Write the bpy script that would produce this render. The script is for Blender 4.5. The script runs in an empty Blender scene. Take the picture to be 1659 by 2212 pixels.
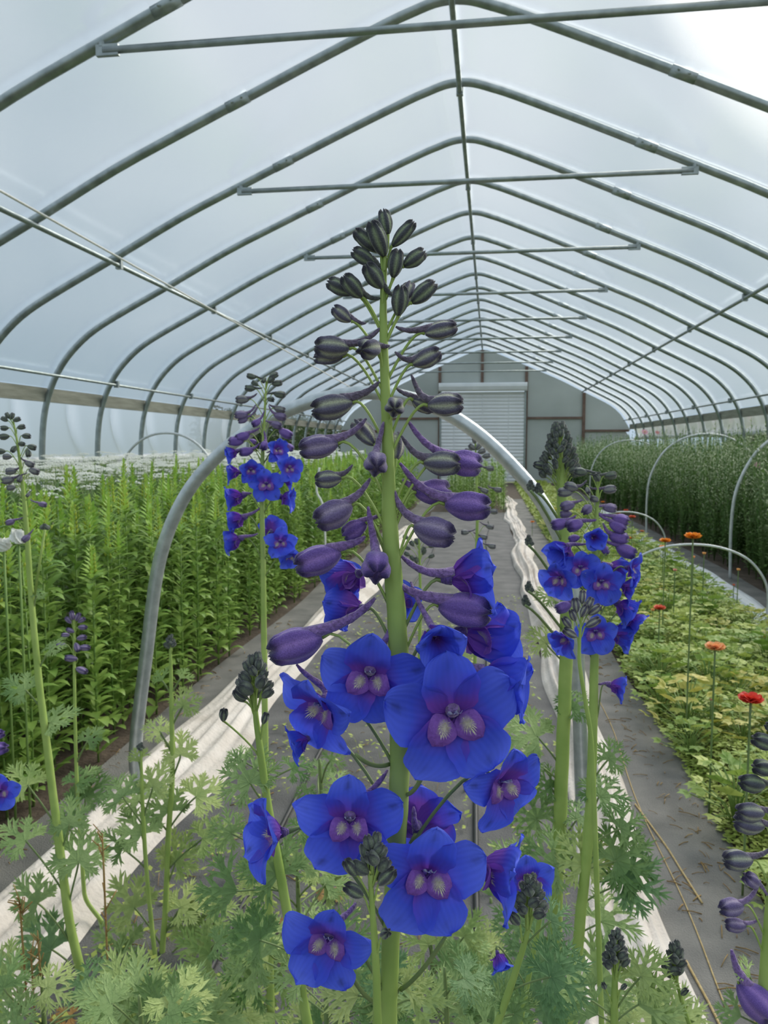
import bpy, math, random
import numpy as np
from mathutils import Vector, Matrix

random.seed(7)
SC = bpy.context.scene
COL = SC.collection

# ------------------------------------------------------------------ camera
# photograph frame 1659 x 2212; greenhouse axis is +Y, vanishing point (1060, 960)
FPX = 1660.0
PW, PH = 1659.0, 2212.0
YAW, PITCH = math.radians(7.88), math.radians(5.03)
CAM_H = 1.2
FWD = Vector((-math.sin(YAW) * math.cos(PITCH), math.cos(YAW) * math.cos(PITCH), -math.sin(PITCH)))
RGT = Vector((math.cos(YAW), math.sin(YAW), 0))
UPV = RGT.cross(FWD)
CAM = Vector((0, 0, CAM_H))
cam_data = bpy.data.cameras.new('camera')
cam = bpy.data.objects.new('camera', cam_data)
COL.objects.link(cam)
cam.location = CAM
cam.rotation_euler = (math.pi / 2 - PITCH, 0, YAW)
cam_data.sensor_fit = 'VERTICAL'
cam_data.sensor_height = 36.0
cam_data.lens = 36.0 * FPX / PH
cam_data.clip_start = 0.02
cam_data.clip_end = 400
cam_data.dof.use_dof = True
cam_data.dof.focus_distance = 0.46
cam_data.dof.aperture_fstop = 30.0
SC.camera = cam

# ------------------------------------------------------------------ world: bright, softly clouded sky
world = bpy.data.worlds.new('sky')
SC.world = world
world.use_nodes = True
wt = world.node_tree
wt.nodes.clear()
def wn(t, **k):
    n = wt.nodes.new(t)
    for a, b in k.items():
        setattr(n, a, b)
    return n
w_out = wn('ShaderNodeOutputWorld')
w_bg = wn('ShaderNodeBackground')
w_tc = wn('ShaderNodeTexCoord')
w_no = wn('ShaderNodeTexNoise')
w_no.inputs['Scale'].default_value = 1.9
w_no.inputs['Detail'].default_value = 3.0
w_no.inputs['Roughness'].default_value = 0.45
w_ra = wn('ShaderNodeValToRGB')
w_ra.color_ramp.elements[0].position = 0.40
w_ra.color_ramp.elements[0].color = (0.30, 0.39, 0.475, 1)
w_ra.color_ramp.elements[1].position = 0.64
w_ra.color_ramp.elements[1].color = (0.56, 0.62, 0.69, 1)
SUN_DIR = Vector((0.50, 0.66, 0.56)).normalized()     # veiled sun in the open sky, above and right of the frame
wt.links.new(w_tc.outputs['Generated'], w_no.inputs['Vector'])
wt.links.new(w_no.outputs['Fac'], w_ra.inputs['Fac'])
wt.links.new(w_ra.outputs['Color'], w_bg.inputs['Color'])
w_bg.inputs['Strength'].default_value = 1.0
wt.links.new(w_bg.outputs['Background'], w_out.inputs['Surface'])

sun_data = bpy.data.lights.new('veiled_sun_offscreen', 'SUN')
sun_data.energy = 3.4
sun_data.angle = math.radians(50)
sun_data.color = (1.0, 0.93, 0.82)
sun = bpy.data.objects.new('veiled_sun_offscreen', sun_data)
COL.objects.link(sun)
sun.rotation_euler = SUN_DIR.to_track_quat('Z', 'Y').to_euler()

SC.view_settings.view_transform = 'Standard'
SC.view_settings.look = 'None'
SC.view_settings.gamma = 1.0
SC.view_settings.use_curve_mapping = False
SC.view_settings.exposure = 0.58

# ------------------------------------------------------------------ helpers
def ray(px, py):
    return FWD + RGT * ((px - PW / 2) / FPX) - UPV * ((py - PH / 2) / FPX)
def at(px, py, d):                      # point seen at a pixel, at distance d along the lens axis
    return CAM + ray(px, py) * d
def on_ground(px, py, z=0.0):
    r = ray(px, py)
    return CAM + r * ((z - CAM_H) / r.z)
def on_y(px, py, y):
    r = ray(px, py)
    return CAM + r * (y / r.y)
def lerp(a, b, t):
    return a + (b - a) * t
WM = {}                                  # world matrices of parents, by object name

def link(name, data, parent=None, mw=None):
    o = bpy.data.objects.new(name, data)
    COL.objects.link(o)
    mw = mw or Matrix.Identity(4)
    o.matrix_basis = mw
    WM[o.name] = mw
    if parent is not None:
        o.parent = parent
        o.matrix_parent_inverse = WM[parent.name].inverted()
    return o
def tag(o, label=None, cat=None, group=None, kind=None):
    if label: o['label'] = label
    if cat: o['category'] = cat
    if group: o['group'] = group
    if kind: o['kind'] = kind
    return o
def thing(name, loc, label, cat, group=None):
    o = link(name, None, None, Matrix.Translation(Vector(loc)))
    o.empty_display_size = 0.05
    return tag(o, label, cat, group)
def copy_of(o, parent=None):             # copy of one object, linked, under a new parent
    c = o.copy()
    COL.objects.link(c)
    if parent is not None:
        c.parent = parent
    return c

class MB:
    """collects geometry into one mesh"""
    def __init__(self):
        self.v, self.f, self.c, self.m = [], [], [], []
    def add(self, verts, faces, col=None, mi=0):
        b = len(self.v)
        self.v += [tuple(p) for p in verts]
        self.f += [tuple(i + b for i in f) for f in faces]
        self.m += [mi] * len(faces)
        if col is None:
            col = (1, 1, 1, 1)
        if isinstance(col, tuple):
            self.c += [col] * len(verts)
        else:
            self.c += list(col)
        return self
    def box(self, a, b, col=None, mi=0):
        x0, y0, z0 = a; x1, y1, z1 = b
        v = [(x0, y0, z0), (x1, y0, z0), (x1, y1, z0), (x0, y1, z0), (x0, y0, z1), (x1, y0, z1), (x1, y1, z1), (x0, y1, z1)]
        f = [(0, 3, 2, 1), (4, 5, 6, 7), (0, 1, 5, 4), (1, 2, 6, 5), (2, 3, 7, 6), (3, 0, 4, 7)]
        return self.add(v, f, col, mi)
    def tube(self, pts, rad, n=8, caps=True, col=None, mi=0, flute=0.0):
        pts = [Vector(p) for p in pts]
        k = len(pts)
        if not hasattr(rad, '__len__'):
            rad = [rad] * k
        tang = []
        for i in range(k):
            t = pts[min(i + 1, k - 1)] - pts[max(i - 1, 0)]
            tang.append(t.normalized() if t.length > 1e-9 else Vector((0, 0, 1)))
        ref = Vector((1, 0, 0)) if abs(tang[0].x) < 0.8 else Vector((0, 1, 0))
        nrm = (ref - tang[0] * ref.dot(tang[0])).normalized()
        verts, cols = [], []
        for i in range(k):
            nrm = (nrm - tang[i] * nrm.dot(tang[i])).normalized()
            bn = tang[i].cross(nrm)
            for j in range(n):
                a = 2 * math.pi * j / n
                r = rad[i] * (1 + flute * math.cos(a * 3 + i * 1.7) if flute else 1)
                verts.append(pts[i] + (nrm * math.cos(a) + bn * math.sin(a)) * r)
                if col is not None and not isinstance(col, tuple):
                    cols.append(col[i])
        faces = [(i * n + j, i * n + (j + 1) % n, (i + 1) * n + (j + 1) % n, (i + 1) * n + j) for i in range(k - 1) for j in range(n)]
        if caps:
            faces.append(tuple(range(n - 1, -1, -1)))
            faces.append(tuple((k - 1) * n + j for j in range(n)))
        return self.add(verts, faces, cols if cols else col, mi)
    def mesh(self, name, mats, smooth=True):
        me = bpy.data.meshes.new(name)
        me.from_pydata(self.v, [], self.f)
        if not isinstance(mats, (list, tuple)):
            mats = [mats]
        for m in mats:
            me.materials.append(m)
        if len(mats) > 1:
            me.polygons.foreach_set('material_index', self.m)
        if smooth:
            me.polygons.foreach_set('use_smooth', [True] * len(self.f))
        at_ = me.attributes.new('Col', 'FLOAT_COLOR', 'POINT')
        at_.data.foreach_set('color', np.array(self.c, dtype=np.float32).ravel())
        me.update()
        return me
    def obj(self, name, mats, parent=None, smooth=True):
        return link(name, self.mesh(name, mats, smooth), parent)

def bez(p0, p1, p2, p3, n):
    out = []
    for i in range(n + 1):
        t = i / n; s = 1 - t
        out.append(Vector(p0) * s ** 3 + Vector(p1) * (3 * s * s * t) + Vector(p2) * (3 * s * t * t) + Vector(p3) * t ** 3)
    return out
def spline(pts, n=6):                    # Catmull-Rom through points
    P = [Vector(p) for p in pts]
    P = [P[0] * 2 - P[1]] + P + [P[-1] * 2 - P[-2]]
    out = []
    for i in range(1, len(P) - 2):
        for k in range(n):
            t = k / n
            a, b, c, d = P[i - 1], P[i], P[i + 1], P[i + 2]
            out.append(0.5 * ((2 * b) + (c - a) * t + (2 * a - 5 * b + 4 * c - d) * t * t + (3 * b - a - 3 * c + d) * t ** 3))
    out.append(P[-2])
    return out

# ------------------------------------------------------------------ materials
def new_mat(name):
    m = bpy.data.materials.new(name)
    m.use_nodes = True
    m.node_tree.nodes.clear()
    return m, m.node_tree
def N(t, typ, **k):
    n = t.nodes.new(typ)
    for a, b in k.items():
        if a in n.inputs:
            n.inputs[a].default_value = b
        else:
            setattr(n, a, b)
    return n
def ramp(t, stops):
    r = t.nodes.new('ShaderNodeValToRGB')
    e = r.color_ramp.elements
    while len(e) < len(stops):
        e.new(0.5)
    for i, (p, c) in enumerate(stops):
        e[i].position = p
        e[i].color = (*c, 1)
    return r
def mixc(t, fac, a, b, mode='MIX'):
    m = t.nodes.new('ShaderNodeMix')
    m.data_type = 'RGBA'
    m.blend_type = mode
    for i, s in ((0, fac), (6, a), (7, b)):
        if isinstance(s, bpy.types.NodeSocket):
            t.links.new(s, m.inputs[i])
        elif i == 0:
            m.inputs[0].default_value = s
        else:
            m.inputs[i].default_value = (*s, 1)
    return m.outputs[2]

def surf_mat(name, c1, c2, scale=8.0, rough=0.6, metal=0.0, bump=0.0, bscale=None, stretch=(1, 1, 1), spec=0.5, detail=4):
    m, t = new_mat(name)
    out = N(t, 'ShaderNodeOutputMaterial')
    p = N(t, 'ShaderNodeBsdfPrincipled', Roughness=rough, Metallic=metal)
    p.inputs['Specular IOR Level'].default_value = spec
    tc = N(t, 'ShaderNodeTexCoord'); mp = N(t, 'ShaderNodeMapping')
    mp.inputs['Scale'].default_value = stretch
    t.links.new(tc.outputs['Object'], mp.inputs['Vector'])
    no = N(t, 'ShaderNodeTexNoise', Scale=scale, Detail=detail)
    t.links.new(mp.outputs['Vector'], no.inputs['Vector'])
    r = ramp(t, [(0.3, c1), (0.7, c2)])
    t.links.new(no.outputs['Fac'], r.inputs['Fac'])
    t.links.new(r.outputs['Color'], p.inputs['Base Color'])
    if bump:
        n2 = N(t, 'ShaderNodeTexNoise', Scale=bscale or scale * 4, Detail=5)
        t.links.new(mp.outputs['Vector'], n2.inputs['Vector'])
        b = N(t, 'ShaderNodeBump', Strength=bump, Distance=0.01)
        t.links.new(n2.outputs['Fac'], b.inputs['Height'])
        t.links.new(b.outputs['Normal'], p.inputs['Normal'])
    t.links.new(p.outputs['BSDF'], out.inputs['Surface'])
    return m

def leaf_mat(name, c1, c2, trans=0.35, rough=0.5, var=0.5, scale=25.0, veins=0.0):
    """leaf: colour varies by object and softly over the blade; vertex colour multiplies"""
    m, t = new_mat(name)
    out = N(t, 'ShaderNodeOutputMaterial')
    oi = N(t, 'ShaderNodeObjectInfo')
    geo = N(t, 'ShaderNodeNewGeometry')
    no = N(t, 'ShaderNodeTexNoise', Scale=scale, Detail=3.0)
    t.links.new(geo.outputs['Position'], no.inputs['Vector'])
    add = N(t, 'ShaderNodeMath', operation='MULTIPLY_ADD')
    t.links.new(oi.outputs['Random'], add.inputs[0])
    add.inputs[1].default_value = var
    sub = N(t, 'ShaderNodeMath', operation='MULTIPLY_ADD')
    t.links.new(no.outputs['Fac'], sub.inputs[0])
    sub.inputs[1].default_value = 1.6
    sub.inputs[2].default_value = -0.3 - var / 2
    t.links.new(sub.outputs[0], add.inputs[2])
    base = mixc(t, add.outputs[0], c1, c2)
    at_ = N(t, 'ShaderNodeAttribute', attribute_name='Col')
    base = mixc(t, 1.0, base, at_.outputs['Color'], 'MULTIPLY')
    p = N(t, 'ShaderNodeBsdfPrincipled', Roughness=rough)
    p.inputs['Specular IOR Level'].default_value = 0.35
    t.links.new(base, p.inputs['Base Color'])
    if veins:
        b = N(t, 'ShaderNodeBump', Strength=veins, Distance=0.002)
        n2 = N(t, 'ShaderNodeTexNoise', Scale=220.0, Detail=2.0)
        t.links.new(geo.outputs['Position'], n2.inputs['Vector'])
        t.links.new(n2.outputs['Fac'], b.inputs['Height'])
        t.links.new(b.outputs['Normal'], p.inputs['Normal'])
    tr = N(t, 'ShaderNodeBsdfTranslucent')
    t.links.new(base, tr.inputs['Color'])
    mx = N(t, 'ShaderNodeMixShader', Fac=trans)
    t.links.new(p.outputs['BSDF'], mx.inputs[1])
    t.links.new(tr.outputs['BSDF'], mx.inputs[2])
    t.links.new(mx.outputs['Shader'], out.inputs['Surface'])
    return m

def vcol_mat(name, trans=0.0, rough=0.55, bump=0.0, bscale=400.0, tint=False, noise=0.25, sheen=0.0, spec=0.3):
    """plain vertex colour, optionally multiplied by the object's colour"""
    m, t = new_mat(name)
    out = N(t, 'ShaderNodeOutputMaterial')
    at_ = N(t, 'ShaderNodeAttribute', attribute_name='Col')
    base = at_.outputs['Color']
    if tint:
        oi = N(t, 'ShaderNodeObjectInfo')
        base = mixc(t, 1.0, base, oi.outputs['Color'], 'MULTIPLY')
    tc = N(t, 'ShaderNodeNewGeometry')
    no = N(t, 'ShaderNodeTexNoise', Scale=bscale, Detail=3.0)
    t.links.new(tc.outputs['Position'], no.inputs['Vector'])
    r = ramp(t, [(0.3, (1 - noise,) * 3), (0.7, (1 + noise,) * 3)])
    t.links.new(no.outputs['Fac'], r.inputs['Fac'])
    base = mixc(t, 1.0, base, r.outputs['Color'], 'MULTIPLY')
    p = N(t, 'ShaderNodeBsdfPrincipled', Roughness=rough)
    p.inputs['Specular IOR Level'].default_value = spec
    if sheen:
        p.inputs['Sheen Weight'].default_value = sheen
        p.inputs['Sheen Roughness'].default_value = 0.4
    t.links.new(base, p.inputs['Base Color'])
    if bump:
        b = N(t, 'ShaderNodeBump', Strength=bump, Distance=0.002)
        t.links.new(no.outputs['Fac'], b.inputs['Height'])
        t.links.new(b.outputs['Normal'], p.inputs['Normal'])
    last = p.outputs['BSDF']
    if trans:
        tr = N(t, 'ShaderNodeBsdfTranslucent')
        t.links.new(base, tr.inputs['Color'])
        mx = N(t, 'ShaderNodeMixShader', Fac=trans)
        t.links.new(last, mx.inputs[1])
        t.links.new(tr.outputs['BSDF'], mx.inputs[2])
        last = mx.outputs['Shader']
    t.links.new(last, out.inputs['Surface'])
    return m

def film_mat(name, clear, tint, gloss=0.06, haze=0.10):
    m, t = new_mat(name)
    out = N(t, 'ShaderNodeOutputMaterial')
    tp = N(t, 'ShaderNodeBsdfTransparent', Color=(*tint, 1))
    tr = N(t, 'ShaderNodeBsdfTranslucent', Color=(0.9, 0.92, 0.93, 1))
    gl = N(t, 'ShaderNodeBsdfGlossy', Color=(1, 1, 1, 1), Roughness=0.25)
    tc = N(t, 'ShaderNodeTexCoord')
    no = N(t, 'ShaderNodeTexNoise', Scale=0.35, Detail=5.0)
    t.links.new(tc.outputs['Object'], no.inputs['Vector'])
    mr = N(t, 'ShaderNodeMapRange')
    mr.inputs['From Min'].default_value = 0.3; mr.inputs['From Max'].default_value = 0.7
    mr.inputs['To Min'].default_value = clear + 0.08; mr.inputs['To Max'].default_value = clear - 0.08
    t.links.new(no.outputs['Fac'], mr.inputs['Value'])
    mx = N(t, 'ShaderNodeMixShader')
    t.links.new(mr.outputs['Result'], mx.inputs[0])
    t.links.new(tr.outputs['BSDF'], mx.inputs[1])
    t.links.new(tp.outputs['BSDF'], mx.inputs[2])
    rf = N(t, 'ShaderNodeBsdfRefraction', Color=(0.95, 0.96, 0.97, 1), Roughness=0.6, IOR=1.03)
    m1 = N(t, 'ShaderNodeMixShader', Fac=haze)
    t.links.new(mx.outputs['Shader'], m1.inputs[1])
    t.links.new(rf.outputs['BSDF'], m1.inputs[2])
    mx = m1
    fr = N(t, 'ShaderNodeFresnel', IOR=1.3)
    mul = N(t, 'ShaderNodeMath', operation='MULTIPLY')
    t.links.new(fr.outputs[0], mul.inputs[0]); mul.inputs[1].default_value = gloss * 5
    m2 = N(t, 'ShaderNodeMixShader')
    t.links.new(mul.outputs[0], m2.inputs[0])
    t.links.new(mx.outputs['Shader'], m2.inputs[1])
    t.links.new(gl.outputs['BSDF'], m2.inputs[2])
    t.links.new(m2.outputs['Shader'], out.inputs['Surface'])
    return m

M = {}
M['film'] = film_mat('greenhouse_film', 0.80, (0.95, 0.97, 0.98))
M['curtain'] = film_mat('curtain_film', 0.16, (0.95, 0.97, 0.98), 0.16)
M['steel'] = surf_mat('galvanised_steel', (0.26, 0.30, 0.30), (0.40, 0.45, 0.45), 14, 0.38, 0.75, 0.05)
M['steel_light'] = surf_mat('galvanised_tube', (0.42, 0.46, 0.47), (0.60, 0.64, 0.65), 30, 0.36, 0.7, 0.08)
M['wood'] = surf_mat('weathered_board', (0.21, 0.215, 0.17), (0.34, 0.34, 0.28), 6, 0.8, 0, 0.3, stretch=(4, 0.4, 4))
M['stud'] = surf_mat('brown_stud', (0.13, 0.085, 0.065), (0.21, 0.14, 0.11), 6, 0.8, 0, 0.3)
M['panel'] = surf_mat('grey_panel', (0.40, 0.44, 0.42), (0.50, 0.54, 0.52), 0.9, 0.45)
M['door_white'] = surf_mat('door_slat_paint', (0.70, 0.73, 0.74), (0.80, 0.83, 0.84), 3, 0.4)
M['cover'] = surf_mat('row_cover_fabric', (0.50, 0.44, 0.38), (0.74, 0.68, 0.62), 5, 0.9, 0, 0.5, 60)
M['plastic'] = surf_mat('pale_plastic', (0.55, 0.58, 0.60), (0.72, 0.74, 0.75), 4, 0.5, 0, 0.2)
M['rope'] = surf_mat('white_rope', (0.70, 0.70, 0.66), (0.85, 0.85, 0.82), 60, 0.8)
M['wire'] = surf_mat('pale_hoop_pipe', (0.50, 0.53, 0.53), (0.68, 0.70, 0.70), 20, 0.4, 0.3)
M['twine'] = surf_mat('jute_twine', (0.36, 0.26, 0.11), (0.52, 0.40, 0.20), 90, 0.9)
M['dripline'] = surf_mat('drip_line_plastic', (0.012, 0.013, 0.014), (0.03, 0.032, 0.034), 20, 0.5)
M['petal'] = None

# ================================================================== the greenhouse
S = 1.2
RX, RZ = -0.29, 4.17                     # ridge
PROFILE = [(0, 4.17), (0.12, 4.155), (0.26, 4.11), (0.45, 4.04), (1.0, 3.81), (1.87, 3.43), (2.43, 3.18), (3.05, 2.86), (3.55, 2.61), (3.9, 2.42), (4.12, 2.25), (4.30, 2.05), (4.44, 1.80), (4.53, 1.5), (4.57, 1.1), (4.58, 0.6), (4.58, 0.0)]
def prof_pts(side, off=0.0):
    pr = spline([(p[0], 0, p[1]) for p in PROFILE], 3)
    out = []
    for i, p in enumerate(pr):
        a = pr[max(i - 1, 0)]; b = pr[min(i + 1, len(pr) - 1)]
        if i == 0:
            nx, nz = 0, 1
        else:
            tx, tz = b.x - a.x, b.z - a.z
            l = math.hypot(tx, tz); nx, nz = -tz / l, tx / l
            if nz < 0 and nx < 0: nx, nz = -nx, -nz
            nx = abs(nx)
        out.append((RX + side * (p.x + nx * off), p.z + abs(nz) * off))
    return out
HOOPS = [(2.53 + k - 5) * S for k in range(23)]          # y of every hoop
HOOPS = [y for y in HOOPS if y < 24.4]
Y_END = 24.55
R_H = 0.033

# roof film over all hoops
Y0F = HOOPS[0]
def film_strip(name, lo, hi, mat, off):
    left = prof_pts(-1, off); right = prof_pts(1, off)
    pts = [p for p in left[::-1] if lo <= p[1]] + [p for p in right[1:] if lo <= p[1]]
    ys = []
    for i, y in enumerate(HOOPS + [Y_END]):
        ys.append((y, 0))
        nxt = (HOOPS + [Y_END])[i + 1] if i + 1 < len(HOOPS) + 1 else None
        if nxt:
            ys += [(lerp(y, nxt, 0.33), 0.012), (lerp(y, nxt, 0.67), 0.012)]
    mb = MB()
    n = len(pts)
    v = []
    for y, sag in ys:
        for x, z in pts:
            k = (x - RX) / 4.6
            v.append((x - sag * k, y, z - sag * (1 - abs(k))))
    f = [(i * n + j, i * n + j + 1, (i + 1) * n + j + 1, (i + 1) * n + j) for i in range(len(ys) - 1) for j in range(n - 1)]
    mb.add(v, f)
    return mb.obj(name, mat)
roof = film_strip('ceiling', 1.80, 9, M['film'], R_H + 0.008)
tag(roof, 'clear pale plastic film stretched over the greenhouse hoops', 'greenhouse film', kind='structure')

# hoops
TIE0 = 3.53 * S
def hoop_mesh():
    mb = MB()
    pts = [Vector((x, 0, z)) for x, z in prof_pts(-1)[::-1]] + [Vector((x, 0, z)) for x, z in prof_pts(1)[1:]]
    mb.tube(pts, R_H, 10)
    return mb.mesh('hoop_pipe', M['steel'])
def sleeve_mesh(side):
    mb = MB()
    a = Vector((RX + side * 1.42, 0, 3.628)); b = Vector((RX + side * 1.58, 0, 3.56))
    mb.tube([a, b], R_H + 0.004, 10)
    for t in (0.25, 0.7):
        c = a.lerp(b, t)
        mb.tube([c + Vector((0, -R_H - 0.012, 0)), c + Vector((0, R_H + 0.012, 0))], 0.009, 6)
    return mb.mesh('splice_sleeve', M['steel'])
h_me, sl, sr = hoop_mesh(), sleeve_mesh(-1), sleeve_mesh(1)
def is_tied(y):
    k = (y - TIE0) / S / 2
    return abs(k - round(k)) < 0.01
for y in HOOPS:
    tied = is_tied(y)
    h = thing('greenhouse_hoop', (0, y, 0), 'bent galvanised greenhouse hoop carrying a collar tie' if tied else 'bent galvanised greenhouse hoop without a collar tie',
              'hoop', 'tied greenhouse hoops' if tied else 'plain greenhouse hoops')
    for nm, me in (('bent_pipe', h_me), ('splice_sleeve', sl), ('splice_sleeve', sr)):
        o = link(nm, me); o.parent = h
# collar ties
tz = 3.37
tie_mb = MB().tube([(RX - 1.86, 0, tz), (RX + 1.86, 0, tz)], 0.021, 8)
tie_me = tie_mb.mesh('tie_bar', M['steel'])
def bracket(side):
    mb = MB()
    x = RX + side * 1.90
    mb.box((min(x, x - side * .13), -0.012, tz - 0.03), (max(x, x - side * .13), 0.012, tz + 0.03))
    mb.tube([(x - side * .03, 0, tz + .02), (x - side * .03, 0, tz + .05)], 0.016, 6)
    return mb.mesh('end_bracket', M['steel'], False)
br = [bracket(-1), bracket(1)]
for y in HOOPS:
    if is_tied(y):
        t_ = thing('collar_tie', (0, y - 0.03, 0), 'straight steel collar tie hung between the two rafters of a hoop', 'crossbar', 'collar ties under the roof')
        for nm, me in (('tie_bar', tie_me), ('end_bracket', br[0]), ('end_bracket', br[1])):
            o = link(nm, me); o.parent = t_
# long pipes
def long_pipe(name, x, z, r, label, clamps=True, mat='steel'):
    t_ = thing(name, (x, 0, z), label, 'pipe')
    MB().tube([(x, HOOPS[0], z), (x, Y_END - 0.05, z)], r, 8).obj('pipe', M[mat], t_)
    if clamps:
        mb = MB().box((-0.028, -0.02, -0.03), (0.028, 0.02, 0.05)).mesh('pipe_clamp', M['steel'], False)
        for i, y in enumerate(HOOPS):
            if i % 2 == 0:
                link('pipe_clamp', mb, t_, Matrix.Translation((x, y + 0.05, z)))
    return t_
long_pipe('ridge_purlin', RX, RZ - R_H - 0.02, 0.022, 'long steel ridge pipe under the peak of the hoops')
for sd, nm in ((-1, 'on the side of the white lace flowers'), (1, 'on the side of the dark green hedge bed')):
    long_pipe('roof_purlin', RX + sd * 3.04, 2.80, 0.021, 'long steel roof purlin ' + nm)
    long_pipe('side_purlin', RX + sd * 4.314, 1.93, 0.016, 'thin low side purlin with clamps ' + nm)
# rope along the left purlin
def on_x(px, py, x):
    r = ray(px, py)
    return CAM + r * (x / r.x)
rope_a, rope_b = on_x(0, 412, -3.2), on_x(760, 838, -3.2)
rope = MB().tube([rope_a + Vector((0, (rope_a - rope_b).y * .25, 0)), rope_a, rope_a.lerp(rope_b, .5), rope_b], 0.009, 6).obj('white_rope', M['rope'])
tag(rope, 'thin white rope strung along under the roof purlin', 'rope')
# hip boards
for i, sd in enumerate((-1, 1)):
    x = RX + sd * 4.515
    b = thing('trim_%d' % (i + 1), (x, 0, 1.76), 'weathered grey hip board along the top of the side curtain', 'board')
    b['kind'] = 'structure'
    y = HOOPS[0]
    while y < Y_END - 0.1:
        y1 = min(y + 3.6, Y_END - .05)
        MB().box((x - 0.02 if sd > 0 else x - 0.02, y, 1.66), (x + 0.02, y1 - 0.006, 1.81)).obj('board', M['wood'], b, False)
        y = y1

# side curtains: pale film hanging outside the legs, rolled up on a pipe
def curtain(name, sd, zb, y0, y1, label):
    x = RX + sd * 4.66
    c = thing(name, (x, y0, zb), label, 'curtain')
    c['kind'] = 'structure'
    mb = MB()
    ny, nz = int((y1 - y0) / 0.045), 8
    v = []
    for i in range(ny + 1):
        y = lerp(y0, y1, i / ny)
        for j in range(nz + 1):
            t = j / nz
            ph = (y - 0.5 * t) * 2 * math.pi / 1.05
            w = 0.075 * math.exp(-((math.sin(ph / 2)) / 0.22) ** 2) * math.sin(math.pi * min(1, .15 + t * .8)) + 0.03 * math.sin(t * math.pi)
            v.append((x + sd * (w - .115 * (1 - t) ** 1.5), y, lerp(1.75, zb, t)))
    n = nz + 1
    mb.add(v, [(i * n + j, i * n + j + 1, (i + 1) * n + j + 1, (i + 1) * n + j) for i in range(ny) for j in range(nz)])
    mb.obj('curtain_sheet', M['curtain'], c)
    pts = [(x + 0.012 * math.sin(k * 1.3), lerp(y0, y1, k / 40), zb - 0.03 + 0.008 * math.sin(k * 0.9)) for k in range(41)]
    MB().tube(pts, [0.05 + 0.008 * math.sin(k * 2.1) for k in range(41)], 10).obj('roll_tube', M['plastic'], c)
    return c
curtain('wall_left', -1, 1.04, HOOPS[0], 15.5, 'translucent white roll-up side curtain beside the lace flowers')
curtain('wall_right', 1, 1.42, HOOPS[0], Y_END - 0.1, 'translucent white roll-up side curtain rolled high above the hedge bed')

# end wall ----------------------------------------------------------
YW = Y_END + 0.06
ew = thing('wall_back', (RX, YW, 0), 'grey panelled end wall with brown studs', 'wall')
ew['kind'] = 'structure'
def prof_z(x):
    d = abs(x - RX)
    pr = spline([(p[0], 0, p[1]) for p in PROFILE], 4)
    for a, b in zip(pr, pr[1:]):
        if a.x <= d <= b.x:
            return lerp(a.z, b.z, (d - a.x) / max(b.x - a.x, 1e-6))
    return 0.0
DX0, DX1, DZ = -1.62, 1.08, 2.93
def panel(xa, xb, zlo, zhi=None):
    n = max(2, int((xb - xa) / 0.15))
    xs = [lerp(xa, xb, i / n) for i in range(n + 1)]
    mb = MB()
    v = []
    for x in xs:
        top = prof_z(x) - 0.01
        if zhi is not None: top = min(top, zhi)
        v += [(x, YW, zlo), (x, YW, max(top, zlo + .01)), (x, YW + 0.03, max(top, zlo + .01)), (x, YW + 0.03, zlo)]
    f = []
    for i in range(n):
        for k in range(4):
            f.append((i * 4 + k, i * 4 + (k + 1) % 4, i * 4 + 4 + (k + 1) % 4, i * 4 + 4 + k))
    f += [(0, 3, 2, 1), (n * 4, n * 4 + 1, n * 4 + 2, n * 4 + 3)]
    mb.add(v, f).obj('panel', M['panel'], ew, False)
XB = [RX - 4.55, -3.40, DX0, RX, DX1, 2.84, RX + 4.55]
ZM = {0: 1.62, 1: 2.02, 4: 2.02, 5: 1.62}
for i in range(6):
    xa, xb = XB[i] + 0.006, XB[i + 1] - 0.006
    if i in (2, 3):
        panel(xa, xb, DZ + 0.1)
    else:
        panel(xa, xb, 0.0, ZM[i] - .004); panel(xa, xb, ZM[i] + .004)
def stud(a, b):
    MB().box(a, b).obj('stud', M['stud'], ew, False)
for x, z0 in ((-3.40, 0), (DX0, 0), (RX, DZ + .1), (DX1, 0), (2.84, 0)):
    stud((x - 0.045, YW - 0.06, z0), (x + 0.045, YW, prof_z(x) - .03))
for i in ZM:
    stud((XB[i] + .05, YW - 0.05, ZM[i] - 0.035), (XB[i + 1] - .05, YW, ZM[i] + 0.035))
# roll-up door
dr = thing('door_1', ((DX0 + DX1) / 2, YW - .1, 0), 'white slatted roll-up door in the end wall', 'door')
dr['kind'] = 'structure'
nsl = 26
sm = MB()
prof = [(0, 0), (-.012, .02), (-.016, .05), (-.012, .085), (0, .104)]
sv = []
for x in (DX0 + .06, DX1 - .06):
    sv += [(x, p[0], p[1]) for p in prof]
sm.add(sv, [(i, i + 5, i + 6, i + 1) for i in range(4)])
slat_me = sm.mesh('slat', M['door_white'], False)
for k in range(nsl):
    link('slat', slat_me, dr, Matrix.Translation((0, YW - .07, 0.02 + k * 0.1085)))
for x in (lerp(DX0, DX1, .17), lerp(DX0, DX1, .5), lerp(DX0, DX1, .80)):
    MB().box((x - .016, YW - .10, .02), (x + .016, YW - .092, DZ - .1)).obj('strap', M['door_white'], dr, False)
for x in (DX0 + .03, DX1 - .03):
    MB().box((x - .03, YW - .11, 0), (x + .03, YW - .062, DZ - .05)).obj('guide_rail', M['steel'], dr, False)
hb = MB()
hp = [(-.30, .02), (-.32, .12), (-.30, .2), (-.2, .24), (-.06, .24), (-.06, -.02), (-.28, -.02)]
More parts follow.
